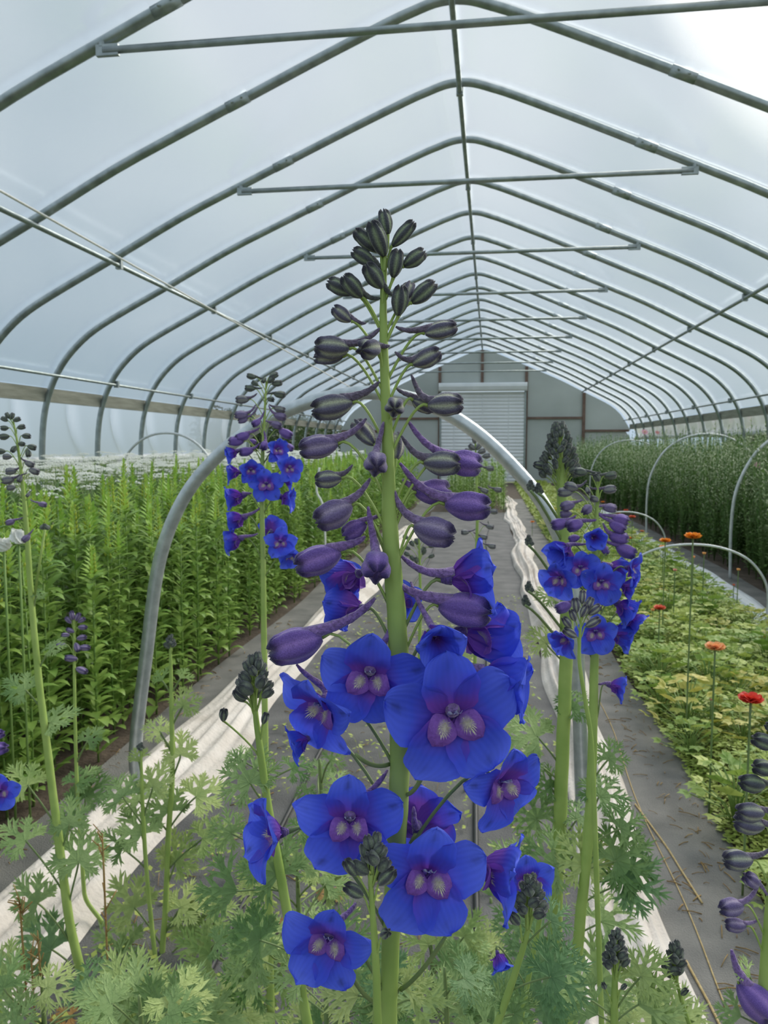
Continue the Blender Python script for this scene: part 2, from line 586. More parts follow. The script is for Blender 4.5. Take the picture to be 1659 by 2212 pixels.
hb.add([(x, YW + p[0] + .02, DZ - .05 + p[1]) for x in (DX0 - .02, DX1 + .02) for p in hp],
       [(i, (i + 1) % 7, 7 + (i + 1) % 7, 7 + i) for i in range(7)] + [tuple(range(6, -1, -1)), tuple(range(7, 14))])
hb.obj('header_box', M['door_white'], dr, False)

# ground -------------------------------------------------------------
M['fabric'] = surf_mat('landscape_fabric', (0.12, 0.118, 0.11), (0.23, 0.22, 0.20), 5.5, 0.85, 0, 0.6, 260)
M['fabric_dark'] = surf_mat('dark_bed_fabric', (0.06, 0.06, 0.06), (0.14, 0.135, 0.13), 5, 0.7, 0, 0.4, 200)
M['soil'] = surf_mat('bed_soil', (0.05, 0.035, 0.022), (0.11, 0.08, 0.055), 9, 0.95, 0, 0.8, 50)
M['lawn'] = surf_mat('outside_grass', (0.06, 0.10, 0.025), (0.16, 0.17, 0.06), 1.2, 0.95, 0, 0.6, 30)
FABS, COVERS = [], []
def ground_h(x, y):                      # top of whatever fabric lies here
    return max([fn(x, y) for (x0, x1, y0, y1, fn) in FABS if x0 - .03 <= x <= x1 + .03 and y0 <= y <= y1] + [0.0])
def in_cover(x, y, margin=0.0):          # inside the footprint of a bunched row cover: (centre, half width) or None
    for (y0, y1, fn) in COVERS:
        if y0 <= y <= y1:
            c, w = fn(y)
            if abs(x - c) < w + margin: return c, w
    return None
def sheet(name, x0, x1, y0, y1, z, amp, mat, label, cat, seed=0, step=0.12, kind='structure'):
    rnd = np.random.RandomState(seed)
    nx, ny = max(2, int((x1 - x0) / step)), max(2, int((y1 - y0) / step))
    ph = rnd.rand(6) * 6.28; fr = 1.5 + rnd.rand(6) * 6
    FABS.append((x0, x1, y0, y1, lambda x, y: z + amp + sum(math.sin(x * fr[k] + y * fr[5 - k] * .7 + ph[k]) for k in range(4)) / 4 * amp))
    v = []
    for j in range(ny + 1):
        for i in range(nx + 1):
            x, y = lerp(x0, x1, i / nx), lerp(y0, y1, j / ny)
            edge = 0.02 * math.sin(y * 2.1 + seed) if i in (0, nx) else 0
            h = sum(math.sin(x * fr[k] + y * fr[5 - k] * .7 + ph[k]) for k in range(4)) / 4 * amp
            v.append((x + edge, y, z + h + amp))
    n = nx + 1
    o = MB().add(v, [(j * n + i, j * n + i + 1, (j + 1) * n + i + 1, (j + 1) * n + i) for j in range(ny) for i in range(nx)]).obj(name, mat)
    return tag(o, label, cat, kind=kind)
fl = MB().box((-60, -30, -0.25), (60, 90, -0.02)).obj('lawn', M['lawn'], None, False)
tag(fl, 'rough grass ground outside the greenhouse', 'ground', kind='structure')
f2 = MB().box((RX - 4.62, HOOPS[0], -0.02), (RX + 4.62, YW - .12, 0.0)).obj('floor', M['soil'], None, False)
tag(f2, 'brown soil floor of the greenhouse', 'floor', kind='structure')
sheet('bed_fabric', -1.0, 0.30, -1.0, 13.5, 0.004, 0.008, M['fabric_dark'], 'dark planting fabric under the blue delphiniums', 'ground cloth', 1, kind='')
sheet('path_fabric', 0.36, 0.72, -1.0, 17.0, 0.003, 0.007, M['fabric'], 'grey landscape fabric strip between the white row cover and the ranunculus bed', 'ground cloth', 2, kind='')
sheet('path_fabric', -1.43, -1.06, -1.0, 17.0, 0.003, 0.008, M['fabric'], 'grey landscape fabric path in front of the tall leafy snapdragon bed', 'ground cloth', 3, kind='')
sheet('path_fabric', 1.72, 2.22, 1.0, 20.0, 0.003, 0.008, M['fabric'], 'grey landscape fabric path in front of the dark green hedge bed', 'ground cloth', 4, kind='')

# bunched white row covers
def row_cover(cx, w, y0, y1, hgt, seed, label, mat='cover', wob=0.03, taper=0.0):
    rnd = np.random.RandomState(seed)
    ny, nx = int((y1 - y0) / 0.05), 26
    v = []
    folds = [(rnd.rand() * 6.28, 3 + rnd.rand() * 7, 0.3 + rnd.rand() * 1.5) for _ in range(7)]
    def span(y):
        return (cx + wob * math.sin(y * 1.1 + seed) + wob * .5 * math.sin(y * 2.9), w * (1 + .16 * math.sin(y * 1.7 + seed * 2) + .10 * math.sin(y * 5.3)))
    COVERS.append((y0, y1, span))
    for j in range(ny + 1):
        y = lerp(y0, y1, j / ny)
        c, ww = span(y)
        for i in range(nx + 1):
            t = i / nx * 2 - 1
            base = (1 - t * t) ** 0.6 if abs(t) < 1 else 0
            h = hgt * base * (1 + .3 * math.sin(y * 1.3 + seed))
            for ph, fx, fy in folds:
                h += 0.011 * base * math.sin(t * fx + y * fy + ph) ** 3
            h += .008 * base * math.sin(t * 19 + math.sin(y * 1.4) * 2 + y * .6)
            xx = c + t * ww
            v.append((xx, y, ground_h(xx, y) + .0015 + max(h, 0)))
    n = nx + 1
    o = MB().add(v, [(j * n + i, j * n + i + 1, (j + 1) * n + i + 1, (j + 1) * n + i) for j in range(ny) for i in range(nx)]).obj('row_cover', M[mat])
    return tag(o, label, 'row cover')
row_cover(0.375, 0.105, -0.5, 17.0, 0.05, 3, 'bunched white row cover lying beside the ranunculus bed')
row_cover(-1.09, 0.15, -0.5, 11.0, 0.045, 8, 'bunched white row cover lying beside the snapdragon bed')
row_cover(1.87, 0.14, 3.0, 15.0, 0.025, 5, 'flat pale plastic strip lying at the foot of the dark hedge bed', 'plastic', 0.02)

# twine and drip lines
def line_on_ground(name, pts, r, mat, label, cat):
    o = MB().tube([Vector((q.x, q.y, ground_h(q.x, q.y) + r * .9)) for q in spline(pts, 8)], r, 6).obj(name, M[mat])
    return tag(o, label, cat)
line_on_ground('jute_twine', [(0.50, 1.2, .028), (.505, 1.6, .028), (0.515, 2.0, .027), (0.50, 2.6, .027), (.52, 3.2, .027), (0.515, 3.6, .026)], 0.0019, 'twine', 'tan jute twine lying on the grey path fabric', 'twine')
line_on_ground('root_runner', [(0.49, 2.55, .027), (.53, 2.3, .03), (.545, 2.15, .03), (.56, 2.0, .03)], 0.003, 'twine', 'short dry brown runner on the grey path fabric', 'twig')
line_on_ground('root_runner', [(0.46, 1.75, .027), (.478, 1.55, .03), (.47, 1.4, .03)], 0.003, 'twine', 'dry brown root along the edge of the white row cover', 'twig')
for x, w in ((-0.62, 'on the snapdragon side of the delphinium bed'), (-0.02, 'on the ranunculus side of the delphinium bed')):
    line_on_ground('drip_line', [(x + .02 * math.sin(k * 1.7), 0.2 + k * .9, .03) for k in range(14)], 0.008, 'dripline', 'black drip irrigation line ' + w, 'hose')

# low hoops over the beds -------------------------------------------
def low_hoop(name, pts, r, mat, label, group=None):
    o = MB().tube(spline(pts, 8), r, 12).obj(name, M[mat])
    return tag(o, label, 'hoop', group)
def arch(x0, x1, y, top, ylean=0.0):
    h = top; cx = (x0 + x1) / 2; hw = (x1 - x0) / 2
    return [(x0, y, 0.0), (x0 - .01, y, h * .35), (x0 + hw * .04, y, h * .60), (x0 + hw * .26, y, h * .83), (x0 + hw * .60, y, h * .96), (cx, y, h),
            (x1 - hw * .60, y, h * .96), (x1 - hw * .26, y, h * .83), (x1 - hw * .04, y, h * .60), (x1 + .01, y, h * .35), (x1, y, 0.0)]
YH = 2.36
def hp_(px, py):
    return on_y(px, py, YH)
big = [(-1.13, YH, 0.0), hp_(292, 1640), hp_(318, 1400), hp_(345, 1210), hp_(395, 1080), hp_(470, 985), hp_(560, 918), hp_(660, 872), hp_(760, 850), hp_(850, 853), hp_(940, 880),
       hp_(1030, 935), hp_(1110, 1010), hp_(1170, 1085), hp_(1215, 1180), hp_(1240, 1300), hp_(1250, 1500), (0.30, YH, 0.0)]
low_hoop('low_tunnel_hoop', big, 0.0215, 'steel_light', 'thick galvanised low tunnel hoop arching over the delphinium bed')
low_hoop('low_tunnel_hoop', arch(-4.3, -3.05, 8.4, 1.33), 0.014, 'wire', 'grey low tunnel hoop over the white lace flowers')
for yy in (7.1,):
    low_hoop('low_tunnel_hoop', arch(2.12, 3.5, yy, 1.37), 0.014, 'wire', 'pale low tunnel hoop over the hedge bed with its foot on the path')
low_hoop('low_tunnel_hoop', arch(2.0, 3.4, 10.2, 1.33), 0.013, 'wire', 'slim pale low tunnel hoop rising from the leaves of the hedge bed')
low_hoop('low_tunnel_hoop', arch(1.95, 3.4, 15.5, 1.28), 0.013, 'wire', 'faint low tunnel hoop at the far end of the hedge bed')
low_hoop('wire_hoop', arch(0.85, 1.78, 5.2, 0.55), 0.008, 'wire', 'low wire hoop over the orange ranunculus')
low_hoop('wire_hoop', arch(0.95, 1.75, 8.0, 0.52), 0.008, 'wire', 'low wire hoop over the far ranunculus')
low_hoop('hoop_peg', [on_y(690, 1010, 6.0), on_y(684, 1060, 6.0), on_y(700, 1110, 6.0)] + [Vector((on_y(700, 1110, 6.0).x + .01, 6.0, 0))], 0.009, 'rope', 'thin white bent peg among the snapdragon leaves')

# ================================================================== delphiniums
def petal_material():
    m, t = new_mat('blue_petal')
    out = N(t, 'ShaderNodeOutputMaterial')
    at_ = N(t, 'ShaderNodeAttribute', attribute_name='Col')     # r: along the petal, g: across, b: fine streak phase
    sp = N(t, 'ShaderNodeSeparateColor')
    t.links.new(at_.outputs['Color'], sp.inputs[0])
    oi = N(t, 'ShaderNodeObjectInfo')
    geo = N(t, 'ShaderNodeNewGeometry')
    no = N(t, 'ShaderNodeTexNoise', Scale=60.0, Detail=3.0)
    t.links.new(geo.outputs['Position'], no.inputs['Vector'])
    # purple near the claw, blue towards the rim; each petal a little more or less purple (object colour, red channel)
    f1 = N(t, 'ShaderNodeMath', operation='ADD')
    t.links.new(sp.outputs[0], f1.inputs[0])
    nm = N(t, 'ShaderNodeMath', operation='MULTIPLY_ADD')
    t.links.new(no.outputs['Fac'], nm.inputs[0]); nm.inputs[1].default_value = 0.5; nm.inputs[2].default_value = -0.25
    t.links.new(nm.outputs[0], f1.inputs[1])
    so = N(t, 'ShaderNodeSeparateColor')
    t.links.new(oi.outputs['Color'], so.inputs[0])
    f2 = N(t, 'ShaderNodeMath', operation='SUBTRACT')
    t.links.new(f1.outputs[0], f2.inputs[0]); t.links.new(so.outputs[0], f2.inputs[1])
    r = ramp(t, [(0.02, (0.20, 0.065, 0.46)), (0.22, (0.10, 0.075, 0.60)), (0.5, (0.065, 0.105, 0.74)), (0.95, (0.11, 0.17, 0.86))])
    t.links.new(f2.outputs[0], r.inputs['Fac'])
    # streaks along the petal
    wv = N(t, 'ShaderNodeMath', operation='MULTIPLY'); t.links.new(sp.outputs[1], wv.inputs[0]); wv.inputs[1].default_value = 60.0
    sn = N(t, 'ShaderNodeMath', operation='SINE'); t.links.new(wv.outputs[0], sn.inputs[0])
    s2 = N(t, 'ShaderNodeMath', operation='MULTIPLY_ADD'); t.links.new(sn.outputs[0], s2.inputs[0]); s2.inputs[1].default_value = 0.025; s2.inputs[2].default_value = 1.0
    cs = N(t, 'ShaderNodeCombineColor')
    for i in range(3): t.links.new(s2.outputs[0], cs.inputs[i])
    base = mixc(t, 1.0, r.outputs['Color'], cs.outputs[0], 'MULTIPLY')
    # dark gland spot near the tip (blue channel of Col)
    gs = N(t, 'ShaderNodeMath', operation='MULTIPLY'); t.links.new(sp.outputs[2], gs.inputs[0]); t.links.new(so.outputs[1], gs.inputs[1])
    base = mixc(t, gs.outputs[0], base, (0.018, 0.018, 0.07))
    p = N(t, 'ShaderNodeBsdfPrincipled', Roughness=0.55)
    p.inputs['Specular IOR Level'].default_value = 0.25
    p.inputs['Sheen Weight'].default_value = 0.12
    p.inputs['Sheen Roughness'].default_value = 0.35
    p.inputs['Sheen Tint'].default_value = (0.45, 0.5, 1.0, 1)
    t.links.new(base, p.inputs['Base Color'])
    b = N(t, 'ShaderNodeBump', Strength=0.2, Distance=0.0008)
    hs = N(t, 'ShaderNodeMath', operation='MULTIPLY_ADD'); t.links.new(no.outputs['Fac'], hs.inputs[0]); hs.inputs[1].default_value = 1.4
    hs2 = N(t, 'ShaderNodeMath', operation='MULTIPLY'); t.links.new(sn.outputs[0], hs2.inputs[0]); hs2.inputs[1].default_value = 0.35
    t.links.new(hs2.outputs[0], hs.inputs[2])
    t.links.new(hs.outputs[0], b.inputs['Height'])
    t.links.new(b.outputs['Normal'], p.inputs['Normal'])
    tr = N(t, 'ShaderNodeBsdfTranslucent')
    t.links.new(base, tr.inputs['Color'])
    mx = N(t, 'ShaderNodeMixShader', Fac=0.32)
    t.links.new(p.outputs['BSDF'], mx.inputs[1]); t.links.new(tr.outputs['BSDF'], mx.inputs[2])
    t.links.new(mx.outputs['Shader'], out.inputs['Surface'])
    return m
M['petal'] = petal_material()
M['bud'] = vcol_mat('bud_skin', 0.0, 0.75, 0.35, 1300.0, noise=0.22, sheen=0.35, spec=0.15)
M['spur'] = vcol_mat('spur_skin', 0.0, 0.75, 1.0, 500.0, noise=0.35, sheen=0.5, spec=0.15)
M['inner'] = vcol_mat('inner_petal_skin', 0.25, 0.6, 0.3, 700.0, noise=0.12)
M['stem'] = leaf_mat('delphinium_stem', (0.25, 0.37, 0.08), (0.40, 0.52, 0.14), 0.05, 0.5, 0.5, 30)
M['stem_dull'] = leaf_mat('delphinium_stem_dull', (0.13, 0.20, 0.07), (0.24, 0.31, 0.11), 0.05, 0.5, 0.4, 30)
M['leaf'] = leaf_mat('delphinium_leaf', (0.12, 0.23, 0.065), (0.40, 0.52, 0.20), 0.26, 0.5, 0.8, 16, 0.4)
M['leaf_pale'] = leaf_mat('pale_delphinium_leaf', (0.24, 0.36, 0.10), (0.56, 0.63, 0.24), 0.26, 0.5, 0.8, 16, 0.4)
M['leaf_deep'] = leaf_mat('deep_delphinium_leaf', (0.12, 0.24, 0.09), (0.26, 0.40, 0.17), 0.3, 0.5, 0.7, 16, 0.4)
M['dry'] = leaf_mat('dry_leaf', (0.30, 0.16, 0.05), (0.50, 0.36, 0.14), 0.2, 0.8, 0.6, 20)

def make_petal(seed, notch=0.0, wid=0.44):
    rnd = random.Random(seed)
    nu, nv = 12, 9
    v, c = [], []
    a1, a2, ph = rnd.uniform(.6, 1.4), rnd.uniform(.6, 1.4), rnd.uniform(0, 6)
    skew = rnd.uniform(-.05, .05)
    for i in range(nu + 1):
        u = 1 - (1 - i / nu) ** 1.7
        s = u ** 0.95
        hw = wid * max(0.0, 1 - abs(2 * s - 1) ** 2.3) ** 0.5 * (0.70 + 0.46 * u) + 0.075 * (1 - u)
        hw *= 1 + .035 * math.sin(u * 17 + ph)
        for j in range(nv):
            q = j / (nv - 1) * 2 - 1
            x = q * hw + skew * math.sin(u * 3)
            y = u * (1 + 0.04 * math.cos(q * 2)) - (notch * (1 - q * q) * u ** 6)
            z = 0.34 * q * q * hw + 0.10 * math.sin(u * math.pi * .9) - 0.13 * u ** 3
            z += 0.065 * math.sin(q * 5 * a1 + ph + u * 4) * u * u * abs(q) ** .6 + 0.030 * math.sin(u * 11 * a2 + ph) * abs(q) ** 2
            if i == nu: y += 0.012 * math.sin(q * 9 + ph)
            v.append((x, y, z))
            d = math.hypot((u - 0.80) / 0.10, q * hw / 0.075)
            c.append((u, q * .5 + .5, max(0.0, min(1.0, 1.35 - d)) * .85, 1))
    f = [(i * nv + j, i * nv + j + 1, (i + 1) * nv + j + 1, (i + 1) * nv + j) for i in range(nu) for j in range(nv - 1)]
    return MB().add(v, f, c).mesh('petal', M['petal'])
PETALS = [make_petal(s, n, w) for s, n, w in ((1, 0, .45), (2, .03, .48), (3, .0, .42), (4, .05, .46), (5, -.05, .41))]

def make_inner(kind):
    mb = MB()
    rnd = random.Random(3)
    if kind == 'lower':                  # rounded purple lobe with a cream bearded patch
        nu, nv = 8, 9
        v, c = [], []
        for i in range(nu + 1):
            u = i / nu
            hw = 0.17 * max(0, 1 - (2 * u ** .8 - 1) ** 2) ** .5 + 0.025 * (1 - u)
            for j in range(nv):
                q = j / (nv - 1) * 2 - 1
                v.append((q * hw, u * .36, .05 * math.sin(u * 3) - .06 * q * q * u - .07 * u ** 3 + .012 * math.sin(q * 8 + u * 5)))
                d = math.hypot((u - .42) / .30, q * hw / .085)
                k = max(0, min(1, 1.45 - 1.35 * d)) * (.75 + .25 * math.sin(q * 14))
                pu = (0.26, 0.105, 0.48)
                c.append(tuple(lerp(pu[n], (0.72, 0.70, 0.42)[n], k) for n in range(3)) + (1,))
        mb.add(v, [(i * nv + j, i * nv + j + 1, (i + 1) * nv + j + 1, (i + 1) * nv + j) for i in range(nu) for j in range(nv - 1)], c)
        for k in range(46):              # beard
            a, r = rnd.uniform(0, 6.28), rnd.random() ** .5
            x, y = .075 * r * math.cos(a), .17 + .09 * r * math.sin(a)
            p = Vector((x, y, .05)); q = p + Vector((x * .5 + rnd.uniform(-.01, .01), .03 + (y - .17) * .5, .045))
            n_ = Vector((.006, 0, 0))
            mb.add([p - n_, p + n_, q], [(0, 1, 2)], (0.80, 0.78, 0.52, 1))
    else:                                # small pale hooded upper petal
        nu, nv = 6, 5
        v, c = [], []
        for i in range(nu + 1):
            u = i / nu
            hw = lerp(.035, .058, math.sin(u * 2.2)) * (1 if u < .9 else .7)
            for j in range(nv):
                q = j / (nv - 1) * 2 - 1
                v.append((q * hw + .02 * u * u, .02 + .15 * math.sin(u * 1.5), .02 + .17 * u - .10 * q * q * (.4 + u) * .5 + .03 * math.sin(u * 3)))
                k = max(0, min(1, (u - .15) * 1.5)) * (1 - .35 * abs(q))
                c.append(tuple(lerp((.13, .12, .46)[n], (.66, .68, .82)[n], k) for n in range(3)) + (1,))
        mb.add(v, [(i * nv + j, i * nv + j + 1, (i + 1) * nv + j + 1, (i + 1) * nv + j) for i in range(nu) for j in range(nv - 1)], c)
        mb.tube([(0, -.03, -.06), (0, -.03, .005)], [.05, .03], 7, True, (0.13, .07, .40, 1))
    return mb.mesh('inner_petal', M['inner'])
INNER = {'lower': make_inner('lower'), 'upper': make_inner('upper')}

BUD_COL = {  # level: ridge, groove, tip
    0: ((0.075, 0.080, 0.092), (0.25, 0.31, 0.18), (0.028, 0.027, 0.038)),
    1: ((0.115, 0.108, 0.160), (0.42, 0.44, 0.31), (0.035, 0.03, 0.055)),
    2: ((0.150, 0.115, 0.240), (0.34, 0.28, 0.39), (0.04, 0.03, 0.08)),
    3: ((0.150, 0.090, 0.320), (0.28, 0.17, 0.46), (0.03, 0.02, 0.09)),
    4: ((0.060, 0.045, 0.380), (0.15, 0.080, 0.46), (0.03, 0.02, 0.14)),
}
def make_bud(level, open_=0.0, lo=False):
    ridge, groove, tipc = BUD_COL[level]
    nr, ns = (8, 15) if lo else (13, 30)
    v, c = [], []
    for i in range(nr + 1):
        u = i / nr
        r0 = 0.345 * math.sin(math.pi * min(1, (u ** .92) * .80 + .045)) ** .72
        if u > .86: r0 *= 1 - ((u - .86) / .14) ** 2 * .52
        for j in range(ns):
            a = 2 * math.pi * j / ns
            k = math.cos(5 * a)
            lobe = max(-1, k)
            r = r0 * (1 + .11 * lobe * min(1, u * 2.2)) + open_ * .1 * u * max(0, k)
            z = u + (.075 * k * max(0, u - .7) / .3 if u > .7 else 0)
            r *= 1 + (.24 * k * (u - .76) / .24 if u > .76 else 0)
            v.append((r * math.cos(a), r * math.sin(a), z))
            g = max(0, min(1, (-k - .25) / .6))
            col = [lerp(ridge[n], groove[n], g) for n in range(3)]
            tp = max(0, min(1, (u - .80) / .13)) * (1 - .55 * g)
            bs = max(0, min(1, (.12 - u) / .12)) * .5
            col = [lerp(lerp(col[n], tipc[n], tp), tipc[n], bs) for n in range(3)]
            c.append((*col, 1))
    f = [(i * ns + j, i * ns + (j + 1) % ns, (i + 1) * ns + (j + 1) % ns, (i + 1) * ns + j) for i in range(nr) for j in range(ns)]
    f += [tuple(range(ns - 1, -1, -1)), tuple(nr * ns + j for j in range(ns))]
    return MB().add(v, f, c).mesh('bud', M['bud'])
BUDS = {l: make_bud(l) for l in BUD_COL}
BUDS_LO = {l: make_bud(l, lo=True) for l in (0, 1, 2, 3)}
SPUR_COL = {0: ((0.07, .08, .08), (.14, .14, .13)), 1: ((0.10, .085, .13), (.20, .16, .22)), 2: ((0.16, .11, .23), (.28, .20, .35)), 3: ((0.16, .09, .27), (.28, .18, .40)), 4: ((0.16, .09, .28), (.28, .18, .42))}

def make_leaf(seed, lobes=5, fine=1.0):
    """deeply cut palmate leaf, radius 1, stalk at the origin, middle lobe along +Y"""
    rnd = random.Random(seed)
    mb = MB()
    cnt = [0]
    def shape(x, y, up):
        r = math.hypot(x, y)
        return Vector((x, y, up - .22 * r * r + .05 * math.sin(x * 5 + seed) * r + .10 * r))
    def blade(px, py, ang, ln, w, taper=.10, sh=1.0):
        cnt[0] += 1
        lift = .0015 * (cnt[0] % 7)
        dx, dy = math.sin(ang), math.cos(ang)
        nx, ny = dy, -dx
        v, c = [], []
        for s, ww in ((0, taper), (.26, .85), (.48, 1.0), (.76, .46)):
            cx, cy = px + dx * ln * s, py + dy * ln * s
            for k in (-1, 0, 1):
                v.append(shape(cx + nx * k * w * ww, cy + ny * k * w * ww, lift - (.018 if k == 0 else 0)))
                c.append((sh * (1.10 if k == 0 else 1),) * 3 + (1,))
        v.append(shape(px + dx * ln, py + dy * ln, lift)); c.append((sh, sh, sh, 1))
        f = []
        for i in range(3):
            for k in range(2):
                f.append((i * 3 + k, i * 3 + k + 1, i * 3 + k + 4, i * 3 + k + 3))
        f += [(9, 10, 12), (10, 11, 12)]
        mb.add(v, f, c)
    angs = {5: (-105, -52, 0, 52, 105), 7: (-128, -86, -43, 0, 43, 86, 128), 3: (-50, 0, 50)}[lobes]
    lens = {5: (.72, .92, 1, .92, .72), 7: (.6, .8, .95, 1, .95, .8, .6), 3: (.85, 1, .85)}[lobes]
    for a0, l0 in zip(angs, lens):
        a = math.radians(a0 + rnd.uniform(-6, 6)); l = l0 * rnd.uniform(.9, 1.08)
        blade(0, 0, a, l * 1.1, .085 * fine, .35)
        for s, da, sl, sw in ((.34, 34, .62, .056), (.56, 27, .46, .044), (.74, 22, .28, .034)):
            for sg in (-1, 1):
                aa = a + sg * math.radians(da + rnd.uniform(-6, 6))
                ll = l * sl * rnd.uniform(.8, 1.15)
                bx, by = math.sin(a) * l * s, math.cos(a) * l * s
                blade(bx, by, aa, ll, sw * fine, .5)
                if sl > .3:
                    blade(bx + math.sin(aa) * ll * .5, by + math.cos(aa) * ll * .5, aa + sg * .6, ll * .42, sw * .62 * fine, .5)
    # palm
    k = 12
    amax = math.radians(angs[-1] + 15)
    v = [shape(0, 0, 0)] + [shape(math.sin(lerp(-amax, amax, i / k)) * .30, math.cos(lerp(-amax, amax, i / k)) * .30, 0) for i in range(k + 1)]
    mb.add(v, [(0, i + 1, i + 2) for i in range(k)])
    return mb
LEAF_ME = {}
def leaf_me(var, mat):
    key = (var, mat)
    if key not in LEAF_ME:
        lb, fn = ((5, 1.15), (7, 1.0), (5, .8), (7, .78), (3, 1.0), (5, 1.4))[var]
        LEAF_ME[key] = make_leaf(11 + var, lb, fn).mesh('leaf_blade', M[mat])
    return LEAF_ME[key]

class Plant:
    """one flowering stalk, laid out from its place in the photograph at distance d"""
    def __init__(self, name, d, stem, label, cat='delphinium', group=None, stem_mat='stem', foot=None, sides=12, seed=0):
        self.d = d
        self.px = FPX / d                # pixels per metre at this distance
        self.rnd = random.Random(seed)
        self.stem_px = stem              # (px, py, width px), top to bottom
        pts = [at(x, y, d) for x, y, w in stem]
        rad = [w / 2 / self.px for x, y, w in stem]
        last = pts[-1]
        ft = Vector(foot) if foot else Vector((last.x, last.y, 0))
        ft.z = 0.0
        ic = in_cover(ft.x, ft.y, .02)   # rooted in the bed beside a row cover, never through it
        if ic:
            ft.x = ic[0] - ic[1] - .03 if ic[0] > 0 else ic[0] + ic[1] + .03
        for dx in (-0.62, -0.02):        # and beside the drip lines
            if abs(ft.x - dx) < .045: ft.x = dx + (.05 if ft.x >= dx else -.05)
        n = 5
        base = spline(pts, n)
        rr = []
        for i in range(len(pts) - 1):
            rr += [lerp(rad[i], rad[i + 1], k / n) for k in range(n)]
        rr.append(rad[-1])
        tdir = (pts[-1] - pts[-2]).normalized(); drop = max(last.z, .05)
        low = bez(last, last + tdir * drop * .35, ft + Vector((0, 0, drop * .35)), ft, 7)[1:]
        self.e = thing(name, ft, label, cat, group)
        MB().tube((base + low)[::-1], (rr + [rad[-1]] * 7)[::-1], sides, flute=0.035 if sides > 8 else 0).obj('stem', M[stem_mat], self.e)
        self.stem_mat = stem_mat
    def stem_at(self, py):
        s = self.stem_px
        if py <= s[0][1]: return s[0][0], s[0][2]
        for a, b in zip(s, s[1:]):
            if a[1] <= py <= b[1]:
                t = (py - a[1]) / max(1e-6, b[1] - a[1])
                return lerp(a[0], b[0], t), lerp(a[2], b[2], t)
        return s[-1][0], s[-1][2]
    def v3(self, u, v, w):               # camera-frame vector (right, up, towards the camera) to world
        return RGT * u + UPV * v - FWD * w
    def pedicel(self, parent, base, axis, w, lw=3.5, att=None, mat=None):
        # base: world point at the back of the flower
        rel = base - CAM
        dd = rel.dot(FWD)
        bx, by = PW / 2 + FPX * rel.dot(RGT) / dd, PH / 2 - FPX * rel.dot(UPV) / dd
        sx0, _ = self.stem_at(by)
        ay = att if att else by + abs(bx - sx0) * .75 + 34 * self.scale
        sx, sw = self.stem_at(ay)
        p0 = at(sx, ay, self.d)
        ln = (base - p0).length
        out = (base - p0); out = (out - UPV * out.dot(UPV))
        if out.length > 1e-6: out.normalize()
        p0 = p0 + out * (sw * .3 / self.px)
        p1 = p0 + (UPV * .75 + out * .35) * ln * .35
        p2 = base - (axis * .6 - UPV * .5) * ln * .3
        pts = bez(p0, p1, p2, base, 8)
        r = lw / self.px
        MB().tube(pts, [r * .9] * 7 + [r * 1.05, r * 1.35], 7).obj('pedicel', M[mat or self.stem_mat], parent)
    scale = 1.0
    def spur(self, parent, start, axis, tip, r0, lev, nm='spur'):
        ln = (tip - start).length
        pts = bez(start + axis * ln * .12, start - axis * ln * .42, lerp(start, tip, .66) - UPV * ln * .14 - axis * ln * .04, tip, 9)
        lo, hi = SPUR_COL[lev]
        cols = [tuple(lerp(hi[n], lo[n], .35 + .4 * i / 9) for n in range(3)) + (1,) for i in range(10)]
        rad = [lerp(r0, r0 * .36, (i / 9) ** .8) * (1 + .07 * math.sin(i * 2.9)) for i in range(10)]
        rad[-1] *= .55
        MB().tube(pts, rad, 9, True, cols).obj(nm, M['spur'], parent)
    def bud(self, cx, cy, ang, L, w=0.0, lev=0, spur=None, att=None, ped=True, lo=False, dz=None, fat=1.0):
        a = math.radians(ang)
        q = math.sqrt(max(0, 1 - w * w))
        ax = self.v3(math.cos(a) * q, math.sin(a) * q, w).normalized()
        off = (w * 55 * self.scale if dz is None else dz) / self.px
        c = at(cx, cy, self.d - off)
        Lm = L / FPX * (self.d - off)
        base = c - ax * Lm / 2
        side = ax.cross(UPV)
        side = side.normalized() if side.length > .05 else RGT
        yv = ax.cross(side)
        rot = self.rnd.uniform(0, 6.28)
        x2 = side * math.cos(rot) + yv * math.sin(rot); y2 = ax.cross(x2)
        mw = Matrix(((x2.x * fat, y2.x * fat, ax.x, 0), (x2.y * fat, y2.y * fat, ax.y, 0), (x2.z * fat, y2.z * fat, ax.z, 0), (0, 0, 0, 1)))
        s = Matrix.Diagonal((Lm, Lm, Lm, 1))
        m = Matrix.Translation(base) @ mw @ s
        o = link('bud', (BUDS_LO if lo else BUDS)[lev if not lo else min(lev, 3)], self.e, m)
        if ped:
            self.pedicel(o, base, ax, w, 3.4 * self.scale, att)
        if spur is not None:
            if spur == 'auto':
                dirv = (-ax + UPV * .55).normalized()
                tip = base + dirv * Lm * .95
            else:
                tip = at(spur[0], spur[1], self.d - off * .25)
            up_ = UPV - ax * UPV.dot(ax)
            up_ = up_.normalized() if up_.length > .05 else UPV
            self.spur(o, base + ax * Lm * .16 + up_ * Lm * .14, ax, tip, Lm * .15, lev)
        return o
